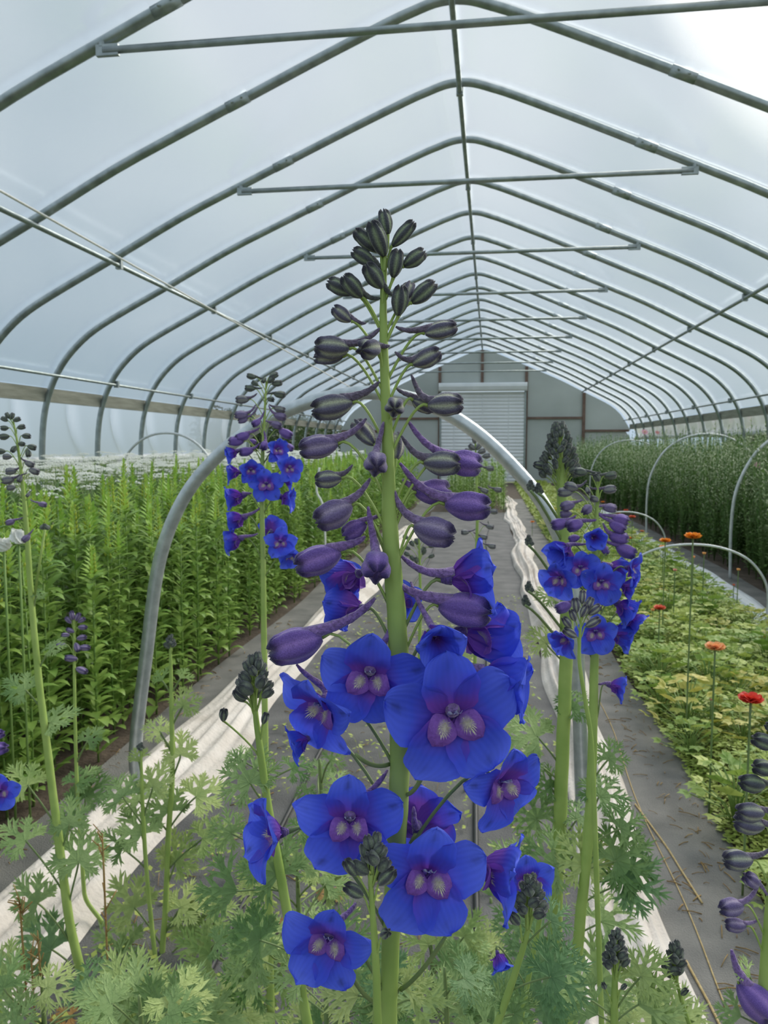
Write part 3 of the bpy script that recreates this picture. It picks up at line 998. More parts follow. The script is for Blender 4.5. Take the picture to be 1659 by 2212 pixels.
    def flower(self, cx, cy, R, face, op=80, roll=0, spur='auto', att=None, dz=None, purple=0.0, ped=True, missing=()):
        n = self.v3(*face).normalized()
        w = n.dot(-FWD)
        off = (w * 60 * self.scale if dz is None else dz) / self.px
        c = at(cx, cy, self.d - off)
        Rm = R / FPX * (self.d - off)
        up = UPV - n * UPV.dot(n)
        up = up.normalized()
        rt = up.cross(n)
        cr, sr_ = math.cos(math.radians(roll)), math.sin(math.radians(roll))
        rt, up = rt * cr + up * sr_, up * cr - rt * sr_
        # receptacle
        mb = MB()
        mb.tube([c - n * Rm * .20, c - n * Rm * .10, c - n * Rm * .0], [Rm * .05, Rm * .10, Rm * .13], 9, True, (0.10, .06, .22, 1))
        o = link('flower', mb.mesh('flower', M['spur']), self.e)
        rr = self.rnd
        spec = [(90, 0, .92), (17, 1, 1.0), (163, 3, 1.0), (-57, 2, 1.04), (-123, 4, 1.06)]
        for k, (ang, pm, ln) in enumerate(spec):
            if k in missing: continue
            a = math.radians(ang + rr.uniform(-7, 7))
            o_ = math.radians(op + rr.uniform(-7, 7) - (8 if k == 0 else 0))
            rad = rt * math.cos(a) + up * math.sin(a)
            y = rad * math.sin(o_) + n * math.cos(o_)
            x = n.cross(rad); x.normalize()
            x = -x if x.cross(y).dot(n * math.sin(o_) - rad * math.cos(o_)) < 0 else x
            z = x.cross(y)
            s = Rm * ln * rr.uniform(.94, 1.05)
            st = c + rad * Rm * .05 - n * Rm * (.015 * (k % 3))
            m = Matrix(((x.x * s, y.x * s, z.x * s, st.x), (x.y * s, y.y * s, z.y * s, st.y), (x.z * s, y.z * s, z.z * s, st.z), (0, 0, 0, 1)))
            p = link('petal', PETALS[(pm + int(rr.random() * 2)) % 5], o, m)
            p.color = (purple + (.16 if k == 0 else 0) + rr.uniform(-.10, .14), (.75 if op < 60 else rr.choice((.2, .4, .65))), 0, 1)
        for sg in (-1, 1):
            for kind, ang, tilt in (('lower', -90 + sg * 38, rr.uniform(40, 66)), ('upper', 90 - sg * 16, 30)):
                a = math.radians(ang + rr.uniform(-6, 6)); o_ = math.radians(tilt)
                rad = rt * math.cos(a) + up * math.sin(a)
                y = rad * math.sin(o_) + n * math.cos(o_)
                x = y.cross(n); x.normalize(); x = -x if x.dot(rt) < 0 else x
                z = x.cross(y)
                if kind == 'lower' and z.dot(n) < 0: x, z = -x, -z
                if kind == 'upper':
                    # hood axis stays close to the face normal
                    y, z = up * .95 + n * .3, n
                    y = y.normalized(); x = y.cross(z).normalized(); z = x.cross(y)
                s = Rm * (1.28 if kind == 'lower' else 1.1) * rr.uniform(.88, 1.1)
                st = c + n * Rm * .05 + rt * (sg * Rm * (.09 if kind == 'lower' else .05)) + (up * Rm * .03 if kind == 'upper' else up * Rm * .02)
                m = Matrix(((x.x * s, y.x * s, z.x * s, st.x), (x.y * s, y.y * s, z.y * s, st.y), (x.z * s, y.z * s, z.z * s, st.z), (0, 0, 0, 1)))
                link('inner_petal', INNER[kind], o, m)
        back = c - n * Rm * .19
        if spur is not None:
            if spur == 'auto':
                tip = c + (-n * 1.0 + up * .42).normalized() * Rm * 1.15
            else:
                tip = at(spur[0], spur[1], self.d - off * .2 + .2 * Rm * max(0, w))
            self.spur(o, c - n * Rm * .04 + up * Rm * .12, n, tip, Rm * .115, 3)
        if ped:
            self.pedicel(o, back, n, w, 4.2 * self.scale, att, 'stem_dull')
        return o
    def leaf(self, px, py, r, var=0, mat='leaf', att=None, d=None, dirv=None, tilt=None):
        d = d or self.d
        rr = self.rnd
        c = at(px, py, d)
        if att is None:
            ay = py + r * rr.uniform(.6, 1.3)
            sx, _ = self.stem_at(ay); att = (sx, ay)
        a3 = at(att[0], att[1], self.d)
        out = (c - a3)
        if dirv is not None:
            out = self.v3(math.cos(math.radians(dirv)), math.sin(math.radians(dirv)) * .5, rr.uniform(-.2, .6))
        out = out + Vector((rr.uniform(-.3, .3), rr.uniform(-.3, .3), 0)) * out.length
        tl = tilt if tilt is not None else rr.uniform(.35, .85)
        nrm = (Vector((0, 0, 1)) * (1.1 - tl) - FWD * tl + RGT * rr.uniform(-.35, .35)).normalized()
        y = out - nrm * out.dot(nrm); y = y.normalized() if y.length > 1e-6 else RGT
        x = y.cross(nrm)
        s = r / FPX * d
        m = Matrix(((x.x * s, y.x * s, nrm.x * s, c.x), (x.y * s, y.y * s, nrm.y * s, c.y), (x.z * s, y.z * s, nrm.z * s, c.z), (0, 0, 0, 1)))
        o = link('leaf', leaf_me(var, mat), self.e, m)
        ln = (c - a3).length
        pts = bez(a3, a3 + (c - a3) * .35 + Vector((0, 0, .10 * ln)), c - y * ln * .18 - nrm * .1 * ln, c, 7)
        MB().tube(pts, [2.6 / self.px * max(self.scale, .8)] * 8, 5).obj('petiole', M['stem_dull'], o)
        return o
    def cluster(self, cx, cy, w, h, n, L, lev=0, tight=True):
        """tight head of immature buds on top of the stalk: spiral of small buds"""
        rr = self.rnd
        for k in range(n):
            t = (k + .5) / n                   # 0 top .. 1 bottom
            a = k * 2.39996 + rr.uniform(-.3, .3)
            rad = w / 2 * (.12 + .75 * t ** .7)
            y = cy - h / 2 + h * t
            x = cx + rad * math.cos(a)
            tw = math.sin(a)
            dz = rad * tw
            elev = lerp(85, 38, t ** .8)
            ax_a = elev if math.cos(a) > 0 else 180 - elev
            ln = L * lerp(.75, 1.15, t) * rr.uniform(.85, 1.15)
            ww = math.cos(math.radians(elev)) * tw * .95
            self.bud(x, y, ax_a + rr.uniform(-12, 12), ln, ww, lev, None, att=min(y + ln * 1.4 + 10, cy + h * .7 + 14), lo=True, dz=dz, fat=rr.uniform(.9, 1.1))

# ------------------------------------------------------------------ the main stalk
MAIN = Plant('delphinium', 0.42, [(829, 500, 8), (831, 560, 11), (828, 640, 15), (829, 740, 19), (833, 860, 22), (838, 960, 26), (840, 1080, 31), (846, 1200, 38), (856, 1320, 42), (862, 1450, 44), (864, 1620, 44), (860, 1750, 43), (852, 1900, 41), (843, 2060, 39), (838, 2230, 38)],
             'tall blue delphinium in full bloom, buds above and wide open blossoms below', seed=1)
p = MAIN
def c1(x, y): return 560 + x * .36166, 430 + y * .36166
def c2(x, y): return 560 + x * .39180, 1000 + y * .39180
def c3(x, y): return 520 + x * .42194, 1600 + y * .42194
def bud_from(p, cv, tip, base, w=0.0, lev=0, spur=None, fat=1.0, **k):
    tx, ty = cv(*tip); bx, by = cv(*base)
    l2 = math.hypot(tx - bx, ty - by)
    L = l2 / math.sqrt(max(.05, 1 - w * w))
    ang = math.degrees(math.atan2(-(ty - by), tx - bx))
    p.bud((tx + bx) / 2, (ty + by) / 2, ang, L, w, lev, cv(*spur) if spur else None, fat=fat, **k)
def bud_front(p, cv, c, diam, lev, spur=None, ang=-60, w=.88, **k):
    x, y = cv(*c)
    s = cv(1, 0)[0] - cv(0, 0)[0]
    p.bud(x, y, ang, diam * s * 1.38, w, lev, cv(*spur) if spur else None, **k)
# top of the raceme
bud_from(p, c1, (740, 70), (768, 215), 0, 0, None, .78)
bud_from(p, c1, (918, 145), (795, 280), .1, 0, None, .62)
bud_from(p, c1, (578, 195), (720, 310), .1, 0, None, .72)
bud_from(p, c1, (672, 155), (748, 330), .35, 0, None, .74)
bud_from(p, c1, (563, 310), (688, 390), .0, 0, (735, 420), .85)
bud_from(p, c1, (828, 312), (800, 465), .2, 0, None, .82)
bud_from(p, c1, (982, 312), (862, 405), -.1, 0, None, .85)
bud_from(p, c1, (642, 405), (732, 520), .45, 0, (795, 575), .92)
bud_from(p, c1, (415, 490), (560, 570), -.2, 0, None, .8)
bud_from(p, c1, (508, 470), (612, 580), .3, 0, (722, 592), .92)
bud_from(p, c1, (846, 530), (830, 690), .3, 0, None, .86)
bud_from(p, c1, (905, 500), (860, 615), -.3, 1, None, .95)
bud_from(p, c1, (1045, 505), (912, 620), .0, 0, None, .82)
bud_from(p, c1, (447, 650), (548, 728), .1, 1, (638, 742), .95)
bud_from(p, c1, (342, 880), (535, 892), .1, 1, (728, 765), 1.0)
bud_from(p, c1, (335, 945), (500, 945), -.3, 1, None, .75)
bud_front(p, c1, (660, 895), 128, 1, (780, 875), 200, .82)
bud_from(p, c1, (1170, 765), (990, 800), .1, 1, (815, 762), .84)
bud_from(p, c1, (1072, 915), (920, 985), .2, 1, (810, 912), .95)
bud_from(p, c1, (325, 1258), (555, 1215), .1, 1, (718, 1090), .92)
bud_front(p, c1, (810, 1240), 120, 1, None, -100, .95)
bud_from(p, c1, (1205, 1225), (1010, 1230), .2, 1, (908, 1050), 1.0)
bud_from(p, c1, (1040, 1250), (915, 1205), -.5, 1, (815, 1125), .85)
bud_from(p, c1, (252, 1495), (468, 1460), .1, 2, (640, 1310), .92)
bud_from(p, c1, (575, 1330), (690, 1470), -.5, 1, None, .75)
bud_front(p, c1, (697, 1575), 145, 2, (742, 1330), -85, .93)
bud_from(p, c1, (1190, 1580), (985, 1575), .15, 1, (850, 1415), 1.0)
bud_from(p, c1, (1318, 1590), (1110, 1560), -.3, 3, (885, 1320), 1.0)
bud_from(p, c1, (820, 1400), (815, 1560), -.6, 1, None, .7)
bud_from(p, c2, (315, 95), (452, 85), .1, 1, (515, 10), 1.0)
bud_from(p, c2, (1262, 240), (1025, 228), .1, 3, (775, 0), .95)
bud_from(p, c2, (1040, 150), (860, 165), -.5, 3, (790, 90), .95)
bud_from(p, c2, (1065, 400), (855, 350), .2, 2, (712, 95), 1.05)
bud_from(p, c2, (320, 318), (508, 235), .2, 2, (612, 85), 1.08)
bud_from(p, c2, (470, 400), (590, 330), -.4, 3, (665, 285), .95)
bud_from(p, c2, (212, 570), (448, 495), .1, 3, (585, 405), .92)
bud_front(p, c2, (645, 565), 165, 3, (600, 240), -85, .93)
bud_from(p, c2, (1262, 830), (990, 790), .1, 3, (725, 635), .95)
bud_from(p, c2, (68, 1040), (345, 965), .1, 3, (640, 745), .95)
# half open blossoms
p.flower(*c2(965, 950), 88, (.12, -.25, .95), 27, 5, c2(835, 655), purple=.10)
p.flower(*c2(545, 610), 84, (-.62, -.25, -.55), 38, 0, None, purple=.28)
p.flower(*c2(560, 800), 82, (-.85, .05, -.45), 45, 0, None, purple=.12)
p.flower(*c2(1055, 640), 112, (.93, .12, -.1), 40, 8, c2(780, 510), purple=.22)
p.flower(*c2(1130, 930), 126, (.90, -.15, -.35), 34, -10, None, purple=.14)
p.flower(*c2(1225, 1180), 122, (.92, -.12, .25), 30, 0, c2(1050, 1070), purple=.10)
p.flower(*c2(790, 760), 50, (.15, 0, -.95), 60, 0, None, purple=.0)
# open blossoms
p.flower(*c2(612, 1165), 112, (-.10, -.18, .97), 82, -4, c2(760, 825), purple=.0)
p.flower(*c2(365, 1330), 104, (-.52, -.32, .62), 72, -12, c2(205, 1110), dz=10, purple=.06)
p.flower(*c2(265, 1520), 58, (-.8, -.3, .2), 48, 0, None, dz=-10, purple=.1)
p.flower(*c2(1065, 1395), 142, (.12, -.10, .98), 84, 6, c2(808, 1100), dz=95, purple=.0)
p.flower(*c3(1325, 210), 98, (.52, -.22, .80), 74, 2, None, purple=.05)
p.flower(*c3(205, 470), 96, (-.82, .10, .45), 56, -6, None, purple=.05)
p.flower(*c3(560, 405), 112, (-.05, -.05, .99), 84, -2, c3(752, 150), purple=.0)
p.flower(*c3(955, 675), 124, (.06, -.02, .99), 82, -6, None, dz=100, purple=.04)
p.flower(*c3(905, 455), 96, (.25, .25, -.9), 66, 0, c3(885, 340), dz=-30, purple=.25)
p.flower(*c3(1235, 640), 118, (.80, -.22, .18), 50, -16, None, purple=.12)
p.flower(*c3(455, 1005), 104, (-.18, -.10, .97), 74, -8, c3(590, 830), dz=70, purple=.03)
# bare flower stalks whose blossoms have dropped
for (x0, y0), (x1, y1) in ((c3(690, 1335), c3(565, 1195)), (c3(760, 120), c3(590, 70)), (c3(820, 1275), c3(1050, 1000)), (c3(840, 275), c3(935, 170))):
    a3, b3 = at(x0, y0, .42), at(x1, y1, .40)
    MB().tube(bez(a3, a3.lerp(b3, .3) - UPV * .004, a3.lerp(b3, .7) - UPV * .004, b3, 7), [.0012] * 7 + [.0009], 7).obj('flower_stalk', M['stem_dull'], p.e)
# narrow bract leaves low on the stem
for (x, y, ln, dv) in ((c3(830, 1260)[0], 2130, 60, 20), (c3(600, 1290)[0], 2150, 95, 165), (c3(870, 1300)[0], 2160, 90, 15)):
    p.leaf(x, y, ln, 4, 'leaf_pale', att=(842, 2180), d=.42, dirv=dv, tilt=.75)

# ------------------------------------------------------------------ bud heads beside the main stalk
def shoot(name, d, stem, label, cl, lev=0, seed=0, sc=None, group=None, leaves=(), mat='stem'):
    q = Plant(name, d, stem, label, 'delphinium', group, mat, seed=seed, sides=9)
    q.scale = sc or min(1, .42 / d)
    for c in cl:
        if len(c) == 6: q.cluster(*c, lev)
        else: q.bud(c[0], c[1], c[2], c[3], c[4], lev, None, lo=False, fat=.8)
    for l in leaves: q.leaf(*l)
    return q
G = shoot('delphinium', .375, [(800, 1890, 10), (804, 1960, 13), (812, 2080, 17), (816, 2230, 19)], 'young delphinium shoot with a loose cone of grey buds against the open blue blossoms',
          [(806, 1848, 70, 76, 11, 38), (758, 1875, 120, 46, .3), (835, 1895, 50, 52, .3), (765, 1925, 140, 50, .35), (832, 2017, 60, 38, .7)], 0, 21, .75)
H_ = shoot('delphinium', .50, [(1143, 1960, 8), (1140, 2010, 11), (1110, 2110, 15), (1068, 2230, 17)], 'young delphinium shoot with a knobbly dark bud head leaning over its feathery leaves',
           [(1145, 1935, 66, 84, 17, 30), (1112, 1985, 125, 38, .3)], 0, 22, .7,
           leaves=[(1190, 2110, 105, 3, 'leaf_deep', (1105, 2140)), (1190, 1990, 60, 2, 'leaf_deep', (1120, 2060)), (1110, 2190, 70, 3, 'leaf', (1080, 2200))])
E_ = shoot('delphinium', .62, [(548, 1480, 8), (552, 1540, 12), (565, 1640, 16), (582, 1760, 19), (608, 1900, 21), (640, 2080, 22), (668, 2230, 22)], 'delphinium shoot with a dark bud head in front of the white row cover',
           [(550, 1462, 76, 86, 18, 32), (483, 1545, 80, 34, .5), (572, 1552, 70, 28, .3), (521, 1500, 140, 34, .3)], 0, 23, .7,
           leaves=[(540, 1690, 95, 3, 'leaf', (580, 1760)), (600, 1890, 100, 2, 'leaf', (610, 1900)), (510, 1925, 100, 4, 'leaf', (605, 1925)), (655, 2110, 90, 3, 'leaf', (650, 2150)), (560, 2030, 85, 5, 'leaf', (630, 2060))])

# ------------------------------------------------------------------ the other delphiniums
def c7(x, y): return 440 + x * .21702, 780 + y * .21702
def c5(x, y): return 1100 + x * .33695, 860 + y * .33695      # crop of the right-hand stalks
def c6(x, y): return 1100 + x * .33695, 1380 + y * .33695
def c8(x, y): return 1100 + x * .33695, 1700 + y * .33695

# stalk standing behind, against the snapdragons
F = Plant('delphinium', 1.35, [(575, 822, 3), (573, 870, 5), (570, 930, 7), (567, 1000, 9), (566, 1100, 11), (569, 1250, 12), (571, 1420, 13), (574, 1650, 14), (580, 1900, 16), (586, 2230, 17)],
          'slender deep blue delphinium standing against the snapdragon bed', seed=31, sides=9)
F.scale = .32
p = F
for tip, base, w, lev, sp in (
        ((432, 140), (520, 165), 0, 0, (590, 170)), ((585, 215), (615, 165), .5, 0, None), ((740, 130), (650, 165), 0, 0, None), ((700, 165), (640, 215), .3, 0, None),
        ((778, 215), (680, 230), 0, 0, None), ((480, 205), (545, 245), 0, 0, None), ((412, 262), (510, 280), 0, 0, (585, 265)), ((810, 340), (700, 330), 0, 0, (630, 320)),
        ((700, 390), (630, 370), .5, 0, None), ((322, 385), (450, 385), 0, 1, (532, 320)), ((810, 490), (700, 470), 0, 1, (650, 430)), ((310, 540), (440, 535), 0, 2, (520, 430)),
        ((345, 600), (440, 575), -.2, 2, (545, 440)), ((820, 560), (700, 540), 0, 2, (645, 440)), ((490, 640), (560, 590), .6, 3, (605, 490)), ((775, 650), (670, 620), .2, 2, (615, 590)),
        ((878, 750), (750, 690), 0, 3, (640, 600)), ((320, 770), (460, 730), 0, 3, (560, 660)), ((250, 800), (400, 800), -.1, 3, None), ((360, 910), (490, 890), .3, 4, (560, 810)),
        ((590, 880), (615, 800), .75, 3, (600, 690)), ((890, 880), (790, 830), -.1, 3, None), ((520, 810), (450, 790), -.4, 3, None)):
    bud_from(p, c7, tip, base, w, lev, sp, .95, lo=True)
p.flower(*c7(330, 905), 30, (-.85, -.3, .2), 38, 0, c7(480, 860), purple=.15)
p.flower(*c7(725, 885), 30, (.62, -.05, .72), 70, 0, c7(620, 910), purple=.1)
p.flower(*c7(465, 1085), 30, (.35, -.1, .9), 60, 0, c7(640, 970), purple=.1)
p.flower(*c7(845, 1065), 31, (.55, -.1, .8), 72, 0, c7(650, 920), purple=.12)
p.flower(*c7(355, 1110), 34, (-.95, -.05, .1), 40, 0, None, purple=.15)
p.flower(*c7(628, 1225), 38, (-.02, -.1, .98), 82, 0, None, purple=.02)
p.flower(*c7(810, 1200), 27, (.9, -.1, -.2), 60, 0, None, purple=.2)
p.flower(*c7(390, 1345), 44, (-.95, -.2, .1), 32, 0, c7(480, 1310), purple=.2)
p.flower(*c7(770, 1360), 38, (.95, -.12, .1), 42, 0, c7(640, 1340), purple=.2)
p.flower(*c7(400, 1565), 42, (-.93, -.25, .1), 34, 0, c7(585, 1435), purple=.2)
p.flower(*c7(365, 1775), 42, (-.93, -.2, .1), 36, 0, c7(540, 1715), purple=.2)
p.flower(*c7(670, 1690), 36, (.25, .2, -.93), 70, 0, None, purple=.25)
p.flower(*c7(765, 1800), 36, (.12, -.1, .95), 78, 0, None, purple=.03)
p.flower(*c7(850, 1930), 32, (.35, -.6, .6), 60, 0, None, purple=.05)
for (x, y, r, v) in ((520, 1640, 45, 3), (630, 1660, 50, 2), (500, 1800, 60, 3), (650, 1790, 60, 2), (545, 2090, 75, 3), (660, 2040, 70, 0)):
    p.leaf(x, y, r, v, 'leaf')

# stalk on the right, full bloom, with a grey bud head before it
I_ = Plant('delphinium', 1.0, [(1292, 1030, 5), (1290, 1090, 8), (1287, 1180, 11), (1286, 1300, 14), (1284, 1420, 18), (1281, 1560, 20), (1277, 1700, 21), (1268, 1840, 22), (1256, 1960, 23), (1243, 2100, 25), (1233, 2230, 26)],
           'compact blue delphinium in bloom beside the white row cover', seed=41, sides=10)
I_.scale = .42
p = I_
for tip, base, w, lev, sp in (
        ((418, 470), (500, 478), 0, 0, (588, 475)), ((685, 490), (610, 500), 0, 0, (500, 480)), ((545, 490), (580, 530), .5, 0, None), ((355, 560), (440, 580), .1, 1, (498, 525)),
        ((315, 605), (405, 605), 0, 1, None), ((682, 580), (600, 590), 0, 1, (505, 568)), ((505, 610), (500, 570), .5, 1, None), ((520, 640), (575, 655), .4, 1, None),
        ((330, 700), (420, 680), .1, 2, (470, 650)), ((685, 710), (600, 700), 0, 2, (560, 690)), ((470, 735), (530, 690), .5, 2, None), ((330, 745), (400, 740), -.3, 2, None),
        ((272, 815), (378, 795), .1, 3, (430, 750)), ((368, 825), (475, 800), .4, 3, (570, 775)), ((762, 790), (660, 770), .1, 3, (560, 730)), ((740, 850), (645, 800), .2, 3, (565, 735)),
        ((760, 905), (640, 885), .0, 3, (600, 800)), ((385, 910), (450, 890), -.3, 3, None), ((806, 1000), (690, 955), .2, 4, (600, 905)), ((630, 1000), (590, 940), -.2, 3, None),
        ((300, 1355), (400, 1320), .1, 4, (500, 1265)), ((600, 890), (560, 830), -.4, 3, None)):
    bud_from(p, c5, tip, base, w, lev, sp, 1.0, lo=True)
p.flower(*c5(540, 890), 37, (0, -.15, .98), 34, 0, None, purple=.1)
p.flower(*c5(375, 960), 51, (-.75, -.3, .4), 30, 0, c5(500, 930), purple=.12)
p.flower(*c5(455, 1090), 43, (-.15, -.05, .98), 80, 0, None, purple=.02)
p.flower(*c5(585, 1180), 49, (.05, -.12, .97), 78, 0, None, purple=.02)
p.flower(*c5(330, 1150), 47, (-.55, -.35, .65), 66, 0, None, purple=.05)
p.flower(*c5(640, 1085), 45, (.75, -.2, -.3), 50, 0, c5(470, 1000), purple=.2)
p.flower(*c5(760, 1090), 43, (.75, -.1, .5), 60, 0, None, purple=.1)
p.flower(*c5(720, 1200), 43, (.8, -.3, .3), 50, 0, None, purple=.15)
p.flower(*c5(690, 1320), 52, (.85, -.45, .1), 40, 0, c5(560, 1300), purple=.15)
p.flower(*c5(760, 1400), 45, (.7, -.6, .2), 46, 0, None, purple=.12)
p.flower(*c5(550, 1500), 47, (-.05, -.1, .98), 72, 0, None, purple=.04)
p.flower(*c5(650, 1510), 52, (.93, -.12, -.1), 42, 0, None, purple=.18)
p.flower(*c5(380, 1530), 45, (-.65, -.4, .5), 52, 0, None, purple=.1)
p.flower(*c6(645, 300), 42, (.93, -.15, .15), 44, -8, c6(565, 288), purple=.16, att=1560)
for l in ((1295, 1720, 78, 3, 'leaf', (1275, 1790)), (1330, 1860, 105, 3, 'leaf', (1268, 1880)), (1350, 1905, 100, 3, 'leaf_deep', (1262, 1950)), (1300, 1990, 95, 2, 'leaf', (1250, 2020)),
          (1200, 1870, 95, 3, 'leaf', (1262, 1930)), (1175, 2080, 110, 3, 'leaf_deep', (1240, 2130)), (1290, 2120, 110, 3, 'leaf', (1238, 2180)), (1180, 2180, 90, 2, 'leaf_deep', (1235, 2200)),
          (1340, 1790, 70, 2, 'leaf', (1272, 1830)), (1260, 1870, 90, 3, 'leaf_pale', (1265, 1910)), (1315, 1640, 55, 3, 'leaf', (1279, 1690))):
    p.leaf(*l[:5], att=l[5])
K1 = shoot('delphinium', .85, [(1256, 1330, 5), (1251, 1420, 8), (1262, 1500, 9), (1276, 1590, 10), (1282, 1700, 11), (1292, 2000, 12), (1300, 2230, 12)], 'loose grey bud sprig rising before the compact blue delphinium',
           [(1244, 1308, 100, 32, .2), (1272, 1305, 65, 30, .1), (1284, 1318, 40, 32, .2), (1225, 1345, 130, 30, .3), (1280, 1345, 35, 34, .3), (1232, 1368, 150, 34, .2), (1258, 1290, 85, 28, 0), (1262, 1320, 70, 30, .4), (1238, 1330, 115, 28, .3)], 1, 43, .45)

# raceme still in tight bud, thick stem
J = Plant('delphinium', 1.15, [(1207, 945, 10), (1210, 1000, 18), (1216, 1100, 24), (1222, 1200, 27), (1224, 1350, 29), (1220, 1500, 28), (1214, 1650, 29), (1208, 1800, 30), (1200, 1950, 31), (1192, 2230, 32)],
          'thick stemmed delphinium with a tight dark cone of unopened buds', seed=51, sides=12)
J.scale = .36
J.cluster(1208, 972, 96, 112, 66, 19, 0)
J.bud(1165, 1006, 165, 24, 0, 0, c5(265, 460), att=1070)
J.bud(1228, 1004, 70, 24, .2, 0, None)
for (x, y, ay) in ((1146, 1052, 1180), (1163, 1058, 1140), (1142, 1170, 1290), (1142, 1270, 1370), (1135, 1300, 1400)):
    # side shoots ending in little dark heads
    sx, _ = J.stem_at(ay)
    a3, b3 = at(sx, ay, 1.15), at(x, y + 8, 1.12)
    s_ = MB().tube(bez(a3, a3.lerp(b3, .35), a3.lerp(b3, .7) + UPV * .01, b3, 6), .0021, 6).obj('side_shoot', M['stem_dull'], J.e)
    for k in range(9):
        a = k * 2.4
        o = J.bud(x + 5 * math.cos(a) * (k / 8), y - 8 + k * 1.7, 90 - 65 * math.cos(a) * (k / 8), 14, .5 * math.sin(a), 0, None, ped=False, lo=True, dz=5 * math.sin(a))
for l in ((1190, 1290, 45, 3, 'leaf_pale', (1223, 1330)), (1180, 1390, 55, 3, 'leaf_pale', (1222, 1440)), (1235, 1530, 62, 3, 'leaf', (1216, 1590)), (1160, 1590, 78, 5, 'leaf', (1212, 1660)),
          (1140, 1640, 70, 3, 'leaf', (1210, 1690)), (1160, 1770, 80, 3, 'leaf', (1208, 1810)), (1245, 1770, 60, 3, 'leaf', (1206, 1830)), (1120, 1870, 80, 3, 'leaf', (1202, 1900)),
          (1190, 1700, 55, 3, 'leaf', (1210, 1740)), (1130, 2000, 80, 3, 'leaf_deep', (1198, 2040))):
    J.leaf(*l[:5], att=l[5])

# stalk cut by the frame on the right: slate buds, then purple ones
O = Plant('delphinium', .62, [(1690, 1560, 10), (1685, 1650, 14), (1680, 1760, 18), (1672, 1880, 22), (1664, 1990, 26), (1656, 2100, 30), (1648, 2230, 32)],
          'delphinium of slate grey and purple closed buds beside the ranunculus bed', seed=61)
O.scale = .7
def spot(x, y): return x, y
for tip, base, w, lev, sp in (
        ((1655, 1565), (1680, 1580), 0, 0, None), ((1628, 1595), (1672, 1612), 0, 0, None), ((1628, 1655), (1675, 1665), .1, 0, None), ((1600, 1688), (1652, 1697), 0, 0, (1690, 1700)),
        ((1594, 1752), (1650, 1757), 0, 1, (1695, 1745)), ((1591, 1776), (1648, 1783), -.2, 1, (1690, 1785)), ((1566, 1857), (1625, 1858), 0, 1, (1668, 1830)),
        ((1608, 1890), (1640, 1915), .2, 2, (1660, 1935)), ((1556, 1962), (1607, 1958), .1, 2, (1643, 1900)), ((1570, 1998), (1610, 1998), -.2, 2, (1640, 1985)), ((1662, 2190), (1600, 2130), .2, 3, (1580, 2052)),
        ((1720, 1640), (1690, 1660), 0, 0, None), ((1740, 1800), (1695, 1810), 0, 1, None), ((1745, 1950), (1690, 1960), 0, 2, None)):
    bud_from(O, spot, tip, base, w, lev, sp, 1.05)
for l in ((1600, 2195, 60, 4, 'leaf', (1650, 2225)), (1620, 2110, 50, 4, 'leaf', (1650, 2200)), (1700, 2120, 70, 3, 'leaf', (1655, 2180))):
    O.leaf(*l[:5], att=l[5])

# two low heads in the corner
L_ = shoot('delphinium', .66, [(1330, 2085, 9), (1328, 2130, 14), (1326, 2230, 18)], 'short leafy delphinium shoot with an olive bud cone above bright green leaves',
           [(1330, 2050, 52, 76, 24, 22), (1305, 2130, 110, 20, .4), (1347, 2132, 60, 18, .4)], 0, 71, .6)
for l in ((1290, 2190, 85, 4, 'leaf', (1328, 2215)), (1380, 2170, 95, 4, 'leaf', (1328, 2210)), (1410, 2215, 90, 4, 'leaf', (1330, 2225)), (1385, 2110, 80, 3, 'leaf_pale', (1332, 2180)), (1260, 2150, 70, 4, 'leaf', (1326, 2200)), (1330, 2200, 50, 4, 'leaf', (1328, 2220))):
    L_.leaf(*l[:5], att=l[5])
N_ = shoot('delphinium', .70, [(1457, 2100, 6), (1464, 2130, 8), (1478, 2180, 9), (1495, 2230, 10)], 'small dark bud head on a bare stalk before the white row cover',
           [(1458, 2072, 46, 66, 13, 27), (1478, 2143, 60, 22, .4)], 0, 72, .6)

# slim stalks on the left, before the snapdragons
A_ = Plant('delphinium', 1.5, [(28, 905, 3), (38, 960, 5), (48, 1040, 8), (58, 1150, 11), (68, 1300, 13), (85, 1480, 15), (100, 1600, 16), (125, 1800, 18), (150, 1990, 19), (180, 2120, 20)],
           'slim delphinium with a dark spire of small buds before the snapdragons', seed=81, sides=9)
A_.scale = .28
def cA(x, y): return x * .33755, 700 + y * .33755
for tip, base, w, lev, sp in (
        ((40, 568), (60, 605), 0, 0, None), ((85, 570), (70, 610), 0, 0, None), ((8, 600), (50, 620), 0, 0, None), ((130, 605), (85, 620), 0, 0, None), ((5, 665), (55, 665), 0, 0, None),
        ((160, 655), (110, 665), 0, 0, None), ((0, 722), (60, 718), 0, 0, None), ((195, 720), (140, 715), 0, 0, None), ((160, 770), (115, 765), 0, 0, None), ((230, 795), (175, 780), 0, 0, None),
        ((-20, 815), (35, 815), 0, 0, None), ((80, 820), (95, 780), .5, 0, None), ((20, 850), (75, 850), 0, 1, None), ((185, 850), (175, 800), .2, 0, None), ((218, 905), (160, 885), 0, 1, (130, 850)),
        ((38, 945), (105, 940), 0, 1, (135, 905)), ((250, 950), (185, 930), 0, 1, None), ((15, 1005), (90, 995), 0, 1, (130, 960)), ((120, 1010), (135, 970), .4, 1, (175, 950)), ((45, 1048), (100, 1045), 0, 1, None),
        ((170, 1105), (190, 1080), .2, 1, (205, 1060)), ((298, 1160), (245, 1150), 0, 2, (190, 1120)), ((38, 1275), (95, 1260), 0, 2, (150, 1235)), ((148, 1390), (190, 1350), .2, 2, (215, 1310))):
    bud_from(A_, cA, tip, base, w, lev, sp, 1.0, lo=True)
